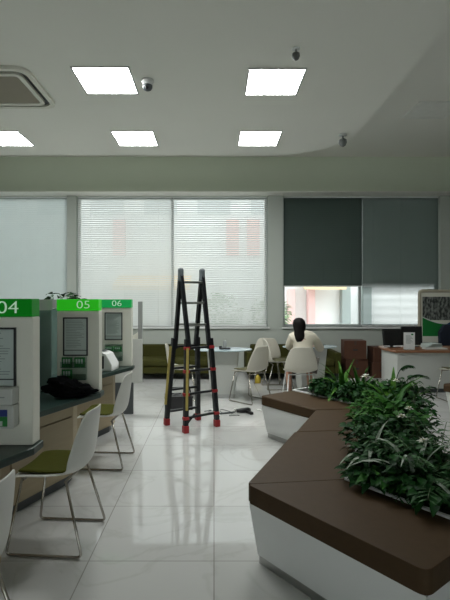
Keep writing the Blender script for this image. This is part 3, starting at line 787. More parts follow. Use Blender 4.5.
# ================================================================== CARTONS
def carton(x, y, z, w_, d, h, rz, label):
    t = thing('cardboard_box', label, 'box', (x, y, z), rz, 'brown cartons by the window wall')
    bm = nb(); box(bm, -w_/2, w_/2, -d/2, d/2, 0, h-0.004); obj('carton_body', bm, M_card, t, 0.004)
    for s in (0, 1):
        bm = nb(); box(bm, -w_/2+0.002, w_/2-0.002, -d/2+0.002 if s == 0 else 0.002, -0.002 if s == 0 else d/2-0.002, h-0.0035, h); obj('flap', bm, M_card, t)
    bm = nb(); box(bm, -w_/2, w_/2, -0.025, 0.025, h+0.0003, h+0.001); box(bm, -0.025, 0.025, -d/2-0.0012, -d/2-0.0003, h-0.09, h-0.005); obj('tape', bm, M_cardtape, t)
    bm = nb(); box(bm, -0.045, 0.045, -d/2-0.0015, -d/2-0.0003, h*0.5-0.015, h*0.5+0.015); obj('hand_hole', bm, M_black, t)
carton(2.76, 8.95, 0, 0.44, 0.36, 0.37, R(4), 'brown cardboard box at the bottom of the taller stack')
carton(2.755, 8.93, 0.372, 0.42, 0.34, 0.36, R(-5), 'brown cardboard box on top of the taller stack')
carton(3.27, 8.95, 0, 0.36, 0.34, 0.30, R(-2), 'brown cardboard box at the bottom of the shorter stack beside the reception desk')
carton(3.265, 8.95, 0.302, 0.34, 0.33, 0.30, R(3), 'brown cardboard box on top of the shorter stack beside the reception desk')

# ================================================================== RECEPTION DESK
t = thing('reception_desk', 'white reception desk with red-brown wooden top at right', 'desk', (2.9, 7.4, 0))
dp = [(0.10, 0.0), (2.6, 0.0), (2.6, 0.75), (0.12, 0.75), (0.05, 0.42)]
bm = nb(); prism(bm, dp, 0.07, 0.655); obj('desk_body', bm, M_white, t, 0.006)
bm = nb(); prism(bm, [(0.06, -0.04), (2.64, -0.04), (2.64, 0.79), (0.08, 0.79), (0.01, 0.41)], 0.656, 0.692); obj('desk_top', bm, M_wood2, t, 0.008)
bm = nb(); prism(bm, [(0.12, 0.03), (2.58, 0.03), (2.58, 0.72), (0.15, 0.72), (0.08, 0.43)], 0.0, 0.069); obj('plinth', bm, M_darkgrey, t)
DZ = 0.692
def monitor(loc, rz, w_, h, tilt, label, m=M_black):
    t = thing('monitor', label, 'monitor', loc, rz, 'black monitors on the reception desk')
    bm = nb(); box(bm, -0.11, 0.11, -0.08, 0.08, 0, 0.012); obj('foot', bm, M_black, t, 0.004)
    bm = nb(); bar(bm, (0, 0.02, 0.0125), (0, 0.02, 0.15), 0.05, 0.03, side=(1, 0, 0)); obj('neck', bm, M_black, t)
    Mx = Matrix.Translation((0, 0, 0.03)) @ Matrix.Rotation(tilt, 4, 'X')
    bm = nb(); box(bm, -w_/2, w_/2, -0.03, 0.0, 0.0, h, M=Mx); obj('housing', bm, m, t, 0.006)
    bm = nb(); box(bm, -w_/2+0.012, w_/2-0.012, 0.001, 0.004, 0.015, h-0.012, M=Mx); obj('screen', bm, mat('screen_off', (0.01, 0.011, 0.014), 0.15), t)
monitor((3.13, 7.93, DZ), R(14), 0.37, 0.29, R(-10), 'black monitor at the left end of the reception desk')
monitor((3.50, 8.02, DZ), R(3), 0.38, 0.33, R(-3), 'black monitor behind the white desk sign')
t = thing('desk_sign', 'white upright notice stand on the reception desk', 'sign', (3.24, 7.50, DZ), R(-3))
bm = nb(); box(bm, -0.085, 0.085, -0.04, 0.04, 0, 0.008); obj('stand_base', bm, M_acryl, t)
bm = nb(); box(bm, -0.09, 0.09, -0.004, 0.004, 0.0085, 0.29); sp = obj('sign_sheet', bm, M_pvc, t)
bm = nb()
for k in range(7): box(bm, -0.055, 0.02+0.035*((k*7) % 3)/2, -0.0062, -0.0045, 0.23-k*0.02, 0.237-k*0.02)
obj('printed_lines', bm, M_inkp, sp)
bm = nb(); box(bm, 0.03, 0.065, -0.0062, -0.0045, 0.245, 0.27); obj('logo_patch', bm, M_green, sp)
t = thing('keyboard', 'white keyboard lying on the reception desk', 'keyboard', (3.72, 7.62, DZ), R(4))
bm = nb(); box(bm, -0.19, 0.19, -0.065, 0.065, 0.0005, 0.018); obj('case', bm, M_pvc, t, 0.004)
bm = nb()
for i in range(14):
    for j in range(4): box(bm, -0.18+i*0.026, -0.158+i*0.026, -0.055+j*0.028, -0.032+j*0.028, 0.0182, 0.022)
obj('keys', bm, M_white, t)
t = thing('paper_stack', 'loose pale papers beside the keyboard on the reception desk', 'papers', (3.78, 7.86, DZ))
for k in range(3):
    bm = nb(); box(bm, -0.14, 0.14, -0.1, 0.1, 0.0005+k*0.025, 0.0245+k*0.025, M=Matrix.Rotation(0.25*k, 4, 'Z')); obj('paper_pile', bm, M_paper, t)
# office chair behind desk
t = thing('office_chair', 'dark navy office chair behind the reception desk at the right edge', 'chair', (4.60, 8.50, 0))
bm = nb(); box(bm, -0.25, 0.25, -0.24, 0.24, 0.43, 0.51); obj('seat', bm, M_navy, t, 0.03, seg=3)
bm = nb(); prism(bm, [(-0.25, 0.58), (0.25, 0.58), (0.27, 0.8), (0.22, 1.03), (-0.17, 1.05), (-0.27, 0.9)], -0.04, 0.04)
bmesh.ops.rotate(bm, verts=bm.verts, cent=(0,0,0), matrix=Matrix.Rotation(PI/2, 3, 'X')); bmesh.ops.translate(bm, verts=bm.verts, vec=(0, 0.23, 0)); obj('backrest', bm, M_navy, t, 0.025, seg=3)
bm = nb(); bar(bm, (0, 0.2, 0.44), (0, 0.275, 0.7), 0.06, 0.02); obj('back_bracket', bm, M_black, t)
bm = nb(); tube(bm, [(0, 0, 0.08), (0, 0, 0.429)], 0.025, 10); obj('gas_post', bm, M_black, t)
for k in range(5):
    a = 2*PI*k/5; e = Vector((0.28*math.cos(a), 0.28*math.sin(a), 0.07))
    bm = nb(); bar(bm, (0.02*math.cos(a), 0.02*math.sin(a), 0.09), e, 0.03, 0.04); lg = obj('leg', bm, M_black, t)
    bm = nb(); tube(bm, [e+Vector((-0.02, 0, -0.04)), e+Vector((0.02, 0, -0.04))], 0.03, 10); obj('castor', bm, M_black, lg)

# poster stand
t = thing('poster_stand', 'cream framed poster stand with tree picture and green band behind reception desk', 'poster stand', (4.49, 9.02, 0))
HT = EYE+9*9.0/F
def arch(bm, pts, w_, d): 
    for p, q in zip(pts, pts[1:]): bar(bm, p, q, w_, d, side=(0, 1, 0))
bm = nb()
pts = rounded([(-0.39, 0, 0.031), (-0.39, 0, HT), (0.39, 0, HT), (0.39, 0, 0.031)], 0.07, 6)
tube(bm, pts, 0.032, 10); obj('frame', bm, mat('cream_frame', (0.52, 0.47, 0.36), 0.4), t)
bm = nb(); box(bm, -0.45, -0.33, -0.16, 0.16, 0, 0.03); box(bm, 0.33, 0.45, -0.16, 0.16, 0, 0.03); box(bm, -0.33, 0.33, -0.02, 0.02, 0.0, 0.02); obj('foot', bm, M_grey, t)
z0, z1 = 0.80, HT-0.115
bm = nb(); box(bm, -0.355, 0.355, -0.012, 0.012, z0-0.12, HT-0.034); bd = obj('board', bm, M_panel, t)
bm = nb(); box(bm, -0.335, 0.335, -0.0145, -0.0125, z0+0.32, z1)
mt = bpy.data.materials.new('tree_photo_print'); mt.use_nodes = True
nt = mt.node_tree; b_ = nt.nodes['Principled BSDF']; tc_ = nt.nodes.new('ShaderNodeTexCoord'); mp_ = nt.nodes.new('ShaderNodeMapping'); mp_.inputs['Scale'].default_value = (11, 1, 5)
nz_ = nt.nodes.new('ShaderNodeTexNoise'); nz_.inputs['Scale'].default_value = 2.2; nz_.inputs['Detail'].default_value = 6
rp_ = nt.nodes.new('ShaderNodeValToRGB'); rp_.color_ramp.elements[0].position = 0.42; rp_.color_ramp.elements[0].color = (0.03, 0.035, 0.033, 1); rp_.color_ramp.elements[1].position = 0.62; rp_.color_ramp.elements[1].color = (0.26, 0.28, 0.26, 1)
nt.links.new(tc_.outputs['Object'], mp_.inputs[0]); nt.links.new(mp_.outputs[0], nz_.inputs['Vector']); nt.links.new(nz_.outputs['Fac'], rp_.inputs[0]); nt.links.new(rp_.outputs[0], b_.inputs['Base Color'])
obj('picture', bm, mt, bd)
def wave(x, s): return z0+0.30+0.06*math.cos((x-0.1)*4.5+s)
def band(name, x0, x1, lo, hi, y0, y1, m, n=16):
    bm = nb()
    for k in range(n):
        xa, xb = x0+(x1-x0)*k/n, x0+(x1-x0)*(k+1)/n
        v = [bm.verts.new(p) for p in ((xa, y0, lo(k/n)), (xb, y0, lo((k+1)/n)), (xb, y1, lo((k+1)/n)), (xa, y1, lo(k/n)), (xa, y0, hi(k/n)), (xb, y0, hi((k+1)/n)), (xb, y1, hi((k+1)/n)), (xa, y1, hi(k/n)))]
        quad_faces(bm, v, BOXF)
    bmesh.ops.remove_doubles(bm, verts=bm.verts, dist=0.00001)
    obj(name, bm, m, bd)
sweep = lambda u: z0+0.37-0.13*math.sin(PI*u*0.75)
band('green_band', -0.335, 0.335, lambda u: z0, sweep, -0.0175, -0.0150, mat('poster_green', (0.02, 0.22, 0.05), 0.6, spec=0.2))
band('white_stripe', -0.335, 0.335, sweep, lambda u: sweep(u)+0.018, -0.0175, -0.0150, M_pvc)
band('blue_band', 0.02, 0.335, lambda u: z0+0.17+0.03*u, lambda u: z0+0.19+0.17*u**1.3, -0.0205, -0.0180, mat('poster_blue', (0.02, 0.07, 0.16), 0.6, spec=0.2))

# ================================================================== ZIGZAG BENCH AND PLANTER
OUT = [Vector(p) for p in ((0.51, 5.02), (0.977, 4.37), (0.19, 2.604), (0.833, 1.76))]
def offs(d, pts=OUT):
    n = len(pts); out = []
    for i in range(n):
        ns = []
        if i > 0: v = (pts[i]-pts[i-1]).normalized(); ns.append(Vector((-v.y, v.x)))
        if i < n-1: v = (pts[i+1]-pts[i]).normalized(); ns.append(Vector((-v.y, v.x)))
        if len(ns) == 1: out.append(pts[i]+ns[0]*d)
        else:
            m_ = (ns[0]+ns[1]); out.append(pts[i]+m_*(d/(1+ns[0].dot(ns[1]))))
    return out
def strip(d0, d1, ext0=0.0, ext1=0.0):
    a = offs(d0); b = offs(d1)
    e0 = (OUT[0]-OUT[1]).normalized(); e1 = (OUT[3]-OUT[2]).normalized()
    a[0] = a[0]+e0*ext0; b[0] = b[0]+e0*ext0; a[-1] = a[-1]+e1*ext1; b[-1] = b[-1]+e1*ext1
    return a, b
t = thing('zigzag_bench', 'long zigzag bench with brown leather top and white base beside the planter', 'bench', (0, 0, 0))
W = 0.50
a, b = strip(0.0, W)
mid0, mid1 = a[1].lerp(a[2], 0.42), b[1].lerp(b[2], 0.42)
A = [a[0], a[1], mid0, a[2], a[3]]; B = [b[0], b[1], mid1, b[2], b[3]]
g = 0.0015
def roundcorner(p, prev, nxt, r, n=5):
    s = p+(prev-p).normalized()*r; e = p+(nxt-p).normalized()*r
    return [s*(1-k/n)**2+p*2*(k/n)*(1-k/n)+e*(k/n)**2 for k in range(n+1)]
for i in range(4):
    p0, p1, q0, q1 = A[i], A[i+1], B[i], B[i+1]
    d0 = (p1-p0).normalized()*g; d1 = (q1-q0).normalized()*g
    P0, P1, Q1, Q0 = p0+d0, p1-d0, q1-d1, q0+d1
    ring_ = [P0, P1, Q1, Q0]
    rr = {0: [0.05, 0, 0, 0.02], 1: [0, 0, 0, 0], 2: [0, 0.035, 0, 0], 3: [0.035, 0.05, 0.03, 0]}[i]
    poly = []
    for k in range(4):
        poly += roundcorner(ring_[k], ring_[k-1], ring_[(k+1) % 4], rr[k]) if rr[k] else [ring_[k]]
    bm = nb(); prism(bm, [tuple(p) for p in poly], 0.355, 0.46); obj('cushion', bm, M_leather, t, 0.022, seg=4)
a1, b1 = strip(0.010, W-0.002, -0.01, -0.01); a0, b0 = strip(0.055, W-0.002, -0.055, -0.055)
top = [tuple(p) for p in a1]+[tuple(p) for p in b1[::-1]]; bot = [tuple(p) for p in a0]+[tuple(p) for p in b0[::-1]]
bm = nb()
for i in range(3):
    prism(bm, [tuple(a0[i]), tuple(a0[i+1]), tuple(b0[i+1]), tuple(b0[i])], 0.05, 0.354, [tuple(a1[i]), tuple(a1[i+1]), tuple(b1[i+1]), tuple(b1[i])])
bmesh.ops.remove_doubles(bm, verts=bm.verts, dist=0.0005)
obj('base', bm, M_pvc, t)
bm = nb(); a2, b2 = strip(0.062, W-0.004, -0.062, -0.062)
for i in range(3): prism(bm, [tuple(a2[i]), tuple(a2[i+1]), tuple(b2[i+1]), tuple(b2[i])], 0.0, 0.049)
bmesh.ops.remove_doubles(bm, verts=bm.verts, dist=0.0005)
obj('kick_strip', bm, M_steel, t)

t = thing('planter', 'white zigzag planter full of greenery behind the brown bench', 'planter', (0, 0, 0))
p0, p1 = W+0.003, W+0.44
def strip_obj(d0, d1, z0, z1, name, m, ex=0.0, par=None):
    x, y = strip(d0, d1, ex, ex); bm = nb()
    for i in range(3): prism(bm, [tuple(x[i]), tuple(x[i+1]), tuple(y[i+1]), tuple(y[i])], z0, z1)
    bmesh.ops.remove_doubles(bm, verts=bm.verts, dist=0.0005)
    return obj(name, bm, m, par or t)
strip_obj(p0, p0+0.025, 0.0, 0.468, 'front_wall', M_pvc)
strip_obj(p1-0.025, p1, 0.0, 0.468, 'rear_wall', M_pvc)
strip_obj(p0+0.026, p1-0.026, 0.05, 0.42, 'soil', M_soil, -0.03)
e0 = strip(p0+0.0255, p1-0.0255)
for idx in (0, 3):
    q0, q1 = e0[0][idx], e0[1][idx]; dd = ((OUT[1]-OUT[0]) if idx == 0 else (OUT[2]-OUT[3])).normalized()*0.025
    bm = nb(); pl = [q0, q1, q1+dd, q0+dd]; prism(bm, [tuple(p) for p in pl], 0.0, 0.468); obj('end_wall', bm, M_pvc, t)

cl = offs((p0+p1)/2)
def along(s):
    """point on the planter's centre line, s in 0..3 (far arm, middle, near arm)"""
    i = min(2, int(s)); f = s-i; return cl[i].lerp(cl[i+1], f)
GP = 'plants in the zigzag planter'
def plant(s, side, kind, seed, label, **kw):
    p = along(s); i = min(2, int(s)); v = (cl[i+1]-cl[i]).normalized(); n_ = Vector((-v.y, v.x))
    p = p+n_*side
    t = thing({'b': 'leafy_plant', 's': 'strap_leaf_plant', 'f': 'fern'}[kind], label, 'plant', (p.x, p.y, 0.42), 0, GP)
    if kind == 'b': broad_plant(seed, parent=t, **kw)
    elif kind == 's': strap_plant(seed, parent=t, **kw)
    else: fern_plant(seed, parent=t, **kw)
    return t
bp = dict(n=230, rad=0.24, h=0.30, ll=0.07, lw=0.58)
def B_(**k): d = dict(bp); d.update(k); return d
plant(0.27, 0.0, 'b', 1, 'low dark leafy plant at the far tip of the planter', **B_(m=M_leaf, h=0.22, rad=0.16))
plant(0.45, 0.0, 's', 2, 'upright yellow-green strap-leaved plant near the far tip of the planter', n=34, L=0.40, wd=0.05, m=M_leaf3, spread=1.0, droop=(0.8, 1.9))
plant(0.36, -0.10, 'b', 3, 'low dark plant in front of the far upright plant', **B_(m=M_leaf, h=0.20, rad=0.2))
plant(0.62, 0.03, 's', 4, 'green strap-leaved plant second from the far tip of the planter', n=26, L=0.36, wd=0.04, m=M_leaf2)
plant(0.66, -0.07, 'b', 5, 'dark leafy plant with a white flower in the far arm of the planter', **B_(m=M_leaf, h=0.25))
plant(0.90, 0.05, 'b', 6, 'dark bushy plant at the far bend of the planter', **B_(m=M_leaf, h=0.32))
plant(1.05, -0.10, 'b', 7, 'mid green plant overhanging the bench at the far bend', **B_(m=M_leaf2, h=0.30))
plant(1.08, 0.08, 'b', 8, 'tall dark plant on the desk side of the far bend', **B_(m=M_leaf, h=0.38))
plant(1.20, -0.02, 's', 9, 'bright broad strap-leaved plant in the middle of the planter', n=40, L=0.43, wd=0.055, m=M_leaf3, spread=1.0, droop=(1.4, 2.6))
plant(1.38, 0.08, 'b', 10, 'dark plant with white blooms on the desk side of the planter middle', **B_(m=M_leaf, h=0.34))
plant(1.42, -0.10, 'b', 11, 'dark green plant leaning over the bench at mid planter', **B_(m=M_leaf2, h=0.28))
plant(1.50, 0.0, 's', 12, 'yellow-green drooping plant at the centre of the planter', n=36, L=0.44, wd=0.05, m=M_leaf2, spread=1.0, droop=(1.4, 2.6))
plant(1.58, 0.02, 'b', 13, 'mid green bushy plant at the centre of the planter', **B_(m=M_leaf2, h=0.33, ll=0.08))
plant(1.72, 0.10, 'b', 14, 'glossy dark plant bulging toward the right-hand floor', **B_(m=M_leaf, h=0.30))
plant(1.74, -0.09, 'b', 15, 'dense dark plant above the inner seam of the bench', **B_(m=M_leaf, h=0.28))
plant(1.92, 0.03, 'b', 16, 'dark plant near the inner bend of the planter', **B_(m=M_leaf, h=0.26))
plant(1.96, -0.08, 's', 17, 'silvery variegated plant in the inner corner of the bench', n=16, L=0.36, wd=0.03, m=M_silver, spread=1.1, droop=(1.6, 2.6))
plant(2.00, -0.11, 'b', 27, 'low dark plant filling the inner corner of the bench', **B_(m=M_leaf, h=0.16, rad=0.18))
plant(2.08, 0.08, 'b', 18, 'broad dark plant just past the near bend', **B_(m=M_leaf, h=0.26))
plant(2.16, -0.08, 'b', 19, 'low mid green plant along the near rim of the planter', **B_(m=M_leaf2, h=0.17, n=130, rad=0.2))
plant(2.24, 0.09, 'b', 20, 'dark bushy plant along the outer side of the near arm', **B_(m=M_leaf, h=0.27))
plant(2.32, -0.04, 's', 21, 'pale edged strap-leaved plant near the front rim', n=16, L=0.42, wd=0.03, m=M_silver, spread=1.1, droop=(1.6, 2.6))
plant(2.36, -0.07, 'b', 22, 'dark leafy plant right of the pale edged plant', **B_(m=M_leaf, h=0.18, rad=0.2))
plant(2.42, 0.08, 'f', 23, 'pale green fern at the right edge of the photo', n=22, L=0.46, m=M_fern)
plant(2.55, -0.04, 'b', 24, 'dark leafy plant in front of the fern at the right edge', **B_(m=M_leaf, h=0.20))
def at(px, py, Y): return ((px-214)*Y/F, Y, EYE-(py-300)*Y/F)
pb = Vector((along(1.15).x, along(1.15).y, 0.42))
t = thing('young_palm', 'young palm with two dark arching fronds in front of the reception desk', 'plant', tuple(pb), 0, GP)
for px_ in (((395, 396), (397, 376), (401, 368), (407, 365), (413, 366)), ((396, 397), (403, 386), (409, 377), (418, 374), (428, 377))):
    P_ = [Vector((0, 0, 0.0))]+[Vector(at(x, y, pb.y+0.02*k))-pb for k, (x, y) in enumerate(px_)]
    P_ = [P_[0]]+rounded(P_[1:], 0.06, 3)
    fr = nb(); tube(fr, P_, 0.004, 5)
    nP = len(P_)
    for k in range(34):
        u = nP*0.45+(nP*0.55-1.01)*k/33; a_ = P_[int(u)].lerp(P_[int(u)+1], u-int(u)); dr = (P_[int(u)+1]-P_[int(u)]).normalized()
        for sg in (-1, 1): leaf(fr, a_, (dr.x*0.6, sg*0.9, dr.z*0.6+0.1), 0.042, 0.009, 1.5, seg=3)
    obj('frond', fr, M_leaf, t, recalc=False)
def flower(loc, label, sc=1.0):
    t = thing('white_flower', label, 'flower', loc, 0, 'white flowers in the planter')
    bm = nb()
    for ringk, (n_, el, L) in enumerate(((7, 0.25, 0.05), (6, 0.8, 0.04))):
        for k in range(n_):
            a_ = 2*PI*k/n_+ringk*0.4; leaf(bm, (0, 0, 0.0), (math.cos(a_)*math.cos(el), math.sin(a_)*math.cos(el), math.sin(el)), L*sc, 0.03*sc, 0.3, seg=3)
    obj('petals', bm, M_petal, t, recalc=False)
    bm = nb(); tube(bm, [(0, 0, -0.16), (0, 0, 0.002)], 0.003, 5); obj('stem', bm, M_stem, t)
    bm = nb(); lathe(bm, [(0.004, 0.0), (0.009*sc, 0.008), (0.006*sc, 0.016)], 8); obj('centre', bm, M_yellow, t)
def at(px, py, Y): return ((px-214)*Y/F, Y, EYE-(py-300)*Y/F)
flower(at(366, 377, 4.5), 'white flower at the back of the planter in front of the cartons', 1.15)
flower(at(396, 381, 4.05), 'white flower under the palm fronds', 0.8)
flower(at(402, 417, 3.22), 'white flower on the right side of the planter, left one of the pair', 0.8)
flower(at(409, 409, 3.3), 'white flower on the right side of the planter, right one of the pair', 0.7)
flower(at(424, 442, 2.72), 'white flower low at the right flank of the planter', 0.9)

# second bench at right edge
t = thing('leather_bench', 'second brown topped white bench cut off by the right edge', 'bench', (0, 0, 0))
pq = [(2.91, 5.75), (3.42, 4.88), (4.12, 5.28), (3.62, 6.13)]
bm = nb(); prism(bm, pq, 0.355, 0.46); obj('cushion', bm, M_leather, t, 0.022, seg=4)
cx_, cy_ = 3.52, 5.51
ins = lambda k: [(cx_+(x-cx_)*k, cy_+(y-cy_)*k) for x, y in pq]
bm = nb(); prism(bm, ins(0.86), 0.05, 0.354, ins(0.95)); obj('base', bm, M_white, t)
bm = nb(); prism(bm, ins(0.84), 0.0, 0.049); obj('kick_strip', bm, M_steel, t)

# ================================================================== THE WOMAN
t = thing('person', 'woman in a cream blouse with long dark hair, seated with her back to us', 'person', (1.34, 6.72, 0))
V = []; E_ = []; RD = []
def vtx(p, r, link=None):
    V.append(p); RD.append(r); i = len(V)-1
    if link is not None: E_.append((link, i))
    return i
pel = vtx((0, 0.03, 0.57), (0.15, 0.11)); bel = vtx((0, 0.05, 0.72), (0.125, 0.095), pel); che = vtx((0, 0.08, 0.87), (0.145, 0.10), bel)
uch = vtx((-0.01, 0.10, 0.975), (0.13, 0.085), che); nk = vtx((-0.03, 0.115, 1.045), 0.05, uch); hd0 = vtx((-0.045, 0.135, 1.10), (0.062, 0.068), nk)
hd1 = vtx((-0.05, 0.145, 1.16), (0.078, 0.09), hd0); hd2 = vtx((-0.05, 0.14, 1.205), (0.066, 0.078), hd1)
hands = []
for s, el, wr, hp in ((-1, (-0.185, 0.24, 0.79), (-0.08, 0.44, 0.785), (-0.03, 0.51, 0.782)), (1, (0.285, 0.18, 0.765), (0.29, 0.43, 0.785), (0.28, 0.51, 0.782))):
    sh = vtx((s*0.155, 0.10, 0.96), 0.058, uch); e_ = vtx(el, 0.042, sh); w1 = vtx(wr, 0.027, e_); h1 = vtx(hp, (0.036, 0.018), w1)
    hands.append((h1, Vector(wr), Vector(hp), s))
    hp_ = vtx((s*0.095, 0.07, 0.545), 0.088, pel); kn = vtx((s*0.165, 0.43, 0.50), 0.058, hp_); cf = vtx((s*0.163, 0.40, 0.33), 0.052, kn); an = vtx((s*0.16, 0.34, 0.085), 0.036, cf); to = vtx((s*0.17, 0.46, 0.035), 0.03, an)
for h1, wr, hp, s in hands:
    d = (hp-wr).normalized(); sd = d.cross(Vector((0, 0, 1))).normalized()
    for k, (o_, L) in enumerate(((-0.028, 0.058), (-0.010, 0.068), (0.010, 0.065), (0.027, 0.05))):
        f1 = vtx(tuple(hp+d*0.04+sd*o_*1.0), 0.0095, h1); f2 = vtx(tuple(hp+d*(0.04+L*0.5)+sd*o_*1.15+Vector((0, 0, 0.006))), 0.0085, f1); vtx(tuple(hp+d*(0.04+L)+sd*o_*1.2+Vector((0, 0, -0.006))), 0.007, f2)
    th = vtx(tuple(hp-d*0.005-sd*s*0.04), 0.011, h1); vtx(tuple(hp+d*0.035-sd*s*0.055), 0.009, th)
body = skin('body', V, E_, RD, M_skin, t)
# face (turned away from us): nose, ears, eyes, mouth
bm = nb(); hc = Vector((-0.05, 0.145, 1.14))
leaf_nose = [hc+Vector((0, 0.082, 0.02)), hc+Vector((0, 0.104, -0.018)), hc+Vector((0, 0.085, -0.024))]
tube(bm, leaf_nose, 0.01, 8, radii=[0.007, 0.013, 0.008]); obj('nose', bm, M_skin, t, smooth=True)
for s in (-1, 1):
    bm = nb(); bmesh.ops.create_uvsphere(bm, u_segments=12, v_segments=8, radius=0.012); bmesh.ops.translate(bm, verts=bm.verts, vec=hc+Vector((s*0.032, 0.079, 0.02))); obj('eye', bm, M_black, t, smooth=True)
    bm = nb(); bmesh.ops.create_uvsphere(bm, u_segments=12, v_segments=8, radius=0.026); bmesh.ops.scale(bm, verts=bm.verts, vec=(0.4, 0.7, 1.1)); bmesh.ops.translate(bm, verts=bm.verts, vec=hc+Vector((s*0.08, 0.0, 0.0))); obj('ear', bm, M_skin, t, smooth=True)
bm = nb(); tube(bm, [hc+Vector((-0.022, 0.082, -0.047)), hc+Vector((0, 0.09, -0.049)), hc+Vector((0.022, 0.082, -0.047))], 0.006, 6); obj('mouth', bm, M_red, t, smooth=True)
# hair: cap and a long fall down the back
bm = nb(); rows = []
prof = [(1.252, 0.012, 0.02, 0.0), (1.243, 0.05, 0.06, 0.0), (1.215, 0.082, 0.09, -0.004), (1.175, 0.094, 0.1, -0.01), (1.12, 0.094, 0.09, -0.024), (1.06, 0.086, 0.06, -0.05), (1.0, 0.085, 0.05, -0.085), (0.94, 0.08, 0.042, -0.10), (0.89, 0.06, 0.03, -0.105), (0.87, 0.015, 0.012, -0.10)]
for z, rx, ry, oy in prof:
    row = []
    for k in range(24):
        a_ = 2*PI*k/24; x_ = math.cos(a_)*rx; y_ = math.sin(a_)*ry
        if z < 1.2 and y_ > 0: y_ *= 0.55 if z < 1.19 else 0.8
        wv = 1+0.05*math.sin(a_*7+z*20)
        row.append(bm.verts.new((-0.052+x_*wv-0.02*(1.1-z if z < 1.1 else 0), 0.132+oy+y_*wv, z)))
    rows.append(row)
for i in range(len(rows)-1):
    for k in range(24): bm.faces.new((rows[i][k], rows[i][(k+1) % 24], rows[i+1][(k+1) % 24], rows[i+1][k])).smooth = True
bm.faces.new(rows[0]); bm.faces.new(rows[-1][::-1])
obj('hair', bm, M_hair, t, smooth=True)
# blouse: a slightly larger skin over torso and sleeves
V2 = []; E2 = []; R2 = []
def v2(p, r, link=None):
    V2.append(p); R2.append(r); i = len(V2)-1
    if link is not None: E2.append((link, i))
    return i
q0 = v2((0, 0.035, 0.60), (0.175, 0.135)); q1 = v2((0, 0.05, 0.72), (0.165, 0.125), q0); q2 = v2((0, 0.08, 0.87), (0.168, 0.122), q1); q3 = v2((-0.01, 0.10, 0.965), (0.15, 0.105), q2); q4 = v2((-0.028, 0.114, 1.055), (0.072, 0.07), q3)
for s, el, wr in ((-1, (-0.185, 0.24, 0.795), (-0.10, 0.40, 0.79)), (1, (0.29, 0.18, 0.77), (0.292, 0.37, 0.79))):
    a_ = v2((s*0.158, 0.10, 0.96), 0.078, q3); b_ = v2(el, 0.068, a_); v2(wr, 0.05, b_)
skin('blouse', V2, E2, R2, M_blouse, t)
V2, E2, R2 = [], [], []
q0 = v2((0, 0.035, 0.575), (0.165, 0.12))
for s in (-1, 1):
    a_ = v2((s*0.098, 0.08, 0.555), 0.098, q0); v2((s*0.15, 0.33, 0.525), 0.082, a_)
skin('skirt', V2, E2, R2, M_skirt, t)
for s in (-1, 1):
    V2, E2, R2 = [], [], []
    a_ = v2((s*0.158, 0.31, 0.04), (0.038, 0.038)); b_ = v2((s*0.165, 0.40, 0.035), (0.042, 0.033), a_); v2((s*0.172, 0.50, 0.028), (0.036, 0.026), b_)
    skin('shoe', V2, E2, R2, M_pvc, t)

# ================================================================== FLOOR CLUTTER
t = thing('tool_crate', 'black tool crate on the floor behind the ladder', 'crate', (-0.50, 6.35, 0), R(8))
bm = nb(); hwx, hwy = 0.19, 0.13
box(bm, -hwx, hwx, -hwy, hwy, 0, 0.012)
for a_ in ((-hwx, hwx, -hwy, -hwy+0.01), (-hwx, hwx, hwy-0.01, hwy), (-hwx, -hwx+0.01, -hwy+0.01, hwy-0.01), (hwx-0.01, hwx, -hwy+0.01, hwy-0.01)): box(bm, *a_, 0.012, 0.19)
box(bm, -hwx-0.008, hwx+0.008, -hwy-0.008, -hwy-0.0005, 0.165, 0.19)
obj('tub', bm, M_black, t, 0.003)
bm = nb(); tube(bm, rounded([(-hwx+0.02, 0, 0.19), (-hwx+0.03, 0, 0.29), (hwx-0.03, 0, 0.29), (hwx-0.02, 0, 0.19)], 0.05), 0.01, 8); obj('handle', bm, M_black, t)
bm = nb(); bmesh.ops.create_icosphere(bm, subdivisions=3, radius=0.11)
for v in bm.verts: v.co = Vector((v.co.x*1.35, v.co.y*0.9, 0.14+v.co.z*0.6+0.03*noise.noise(v.co*20)))
obj('contents', bm, M_black, t, smooth=True)
# tools on the floor
t = thing('power_drill', 'black power tool lying on the floor in front of the pedestal table', 'tool', (0.395, 6.08, 0), R(20))
bm = nb(); tube(bm, [(-0.10, 0, 0.035), (-0.03, 0, 0.036), (0.07, 0, 0.036), (0.1, 0, 0.034)], 0.035, 10, radii=[0.02, 0.032, 0.036, 0.024]); obj('housing', bm, M_black, t)
bm = nb(); bar(bm, (0.04, -0.02, 0.024), (0.06, -0.15, 0.024), 0.034, 0.045); obj('grip', bm, M_black, t, 0.008)
bm = nb(); tube(bm, [(-0.16, 0, 0.034), (-0.10, 0, 0.034)], 0.01, 8, radii=[0.006, 0.014]); obj('chuck', bm, M_steel, t)
bm = nb(); pts = []
for k in range(60):
    u = k/59; pts.append((-0.13+0.46*u+0.05*math.sin(u*19), 6.12+0.10*math.sin(u*13)+0.03*math.cos(u*31), 0.006))
tube(bm, pts, 0.005, 6); tag(obj('power_cable', bm, M_darkgrey), 'thin dark cable curled on the floor right of the ladder', 'cable')
bm = nb(); tube(bm, [(0, 0, 0.012), (0.14, 0.02, 0.012), (0.19, 0.02, 0.010)], 0.012, 8, radii=[0.012, 0.012, 0.005])
tag(obj('screwdriver', bm, M_darkgrey, loc=(0.08, 6.0, 0.0), rotz=R(15)), 'dark screwdriver on the floor near the cable', 'tool')
bm = nb(); bar(bm, (0, 0, 0.006), (0.11, 0.03, 0.006), 0.012, 0.03); bar(bm, (0.11, 0.03, 0.006), (0.13, 0.0, 0.006), 0.012, 0.02)
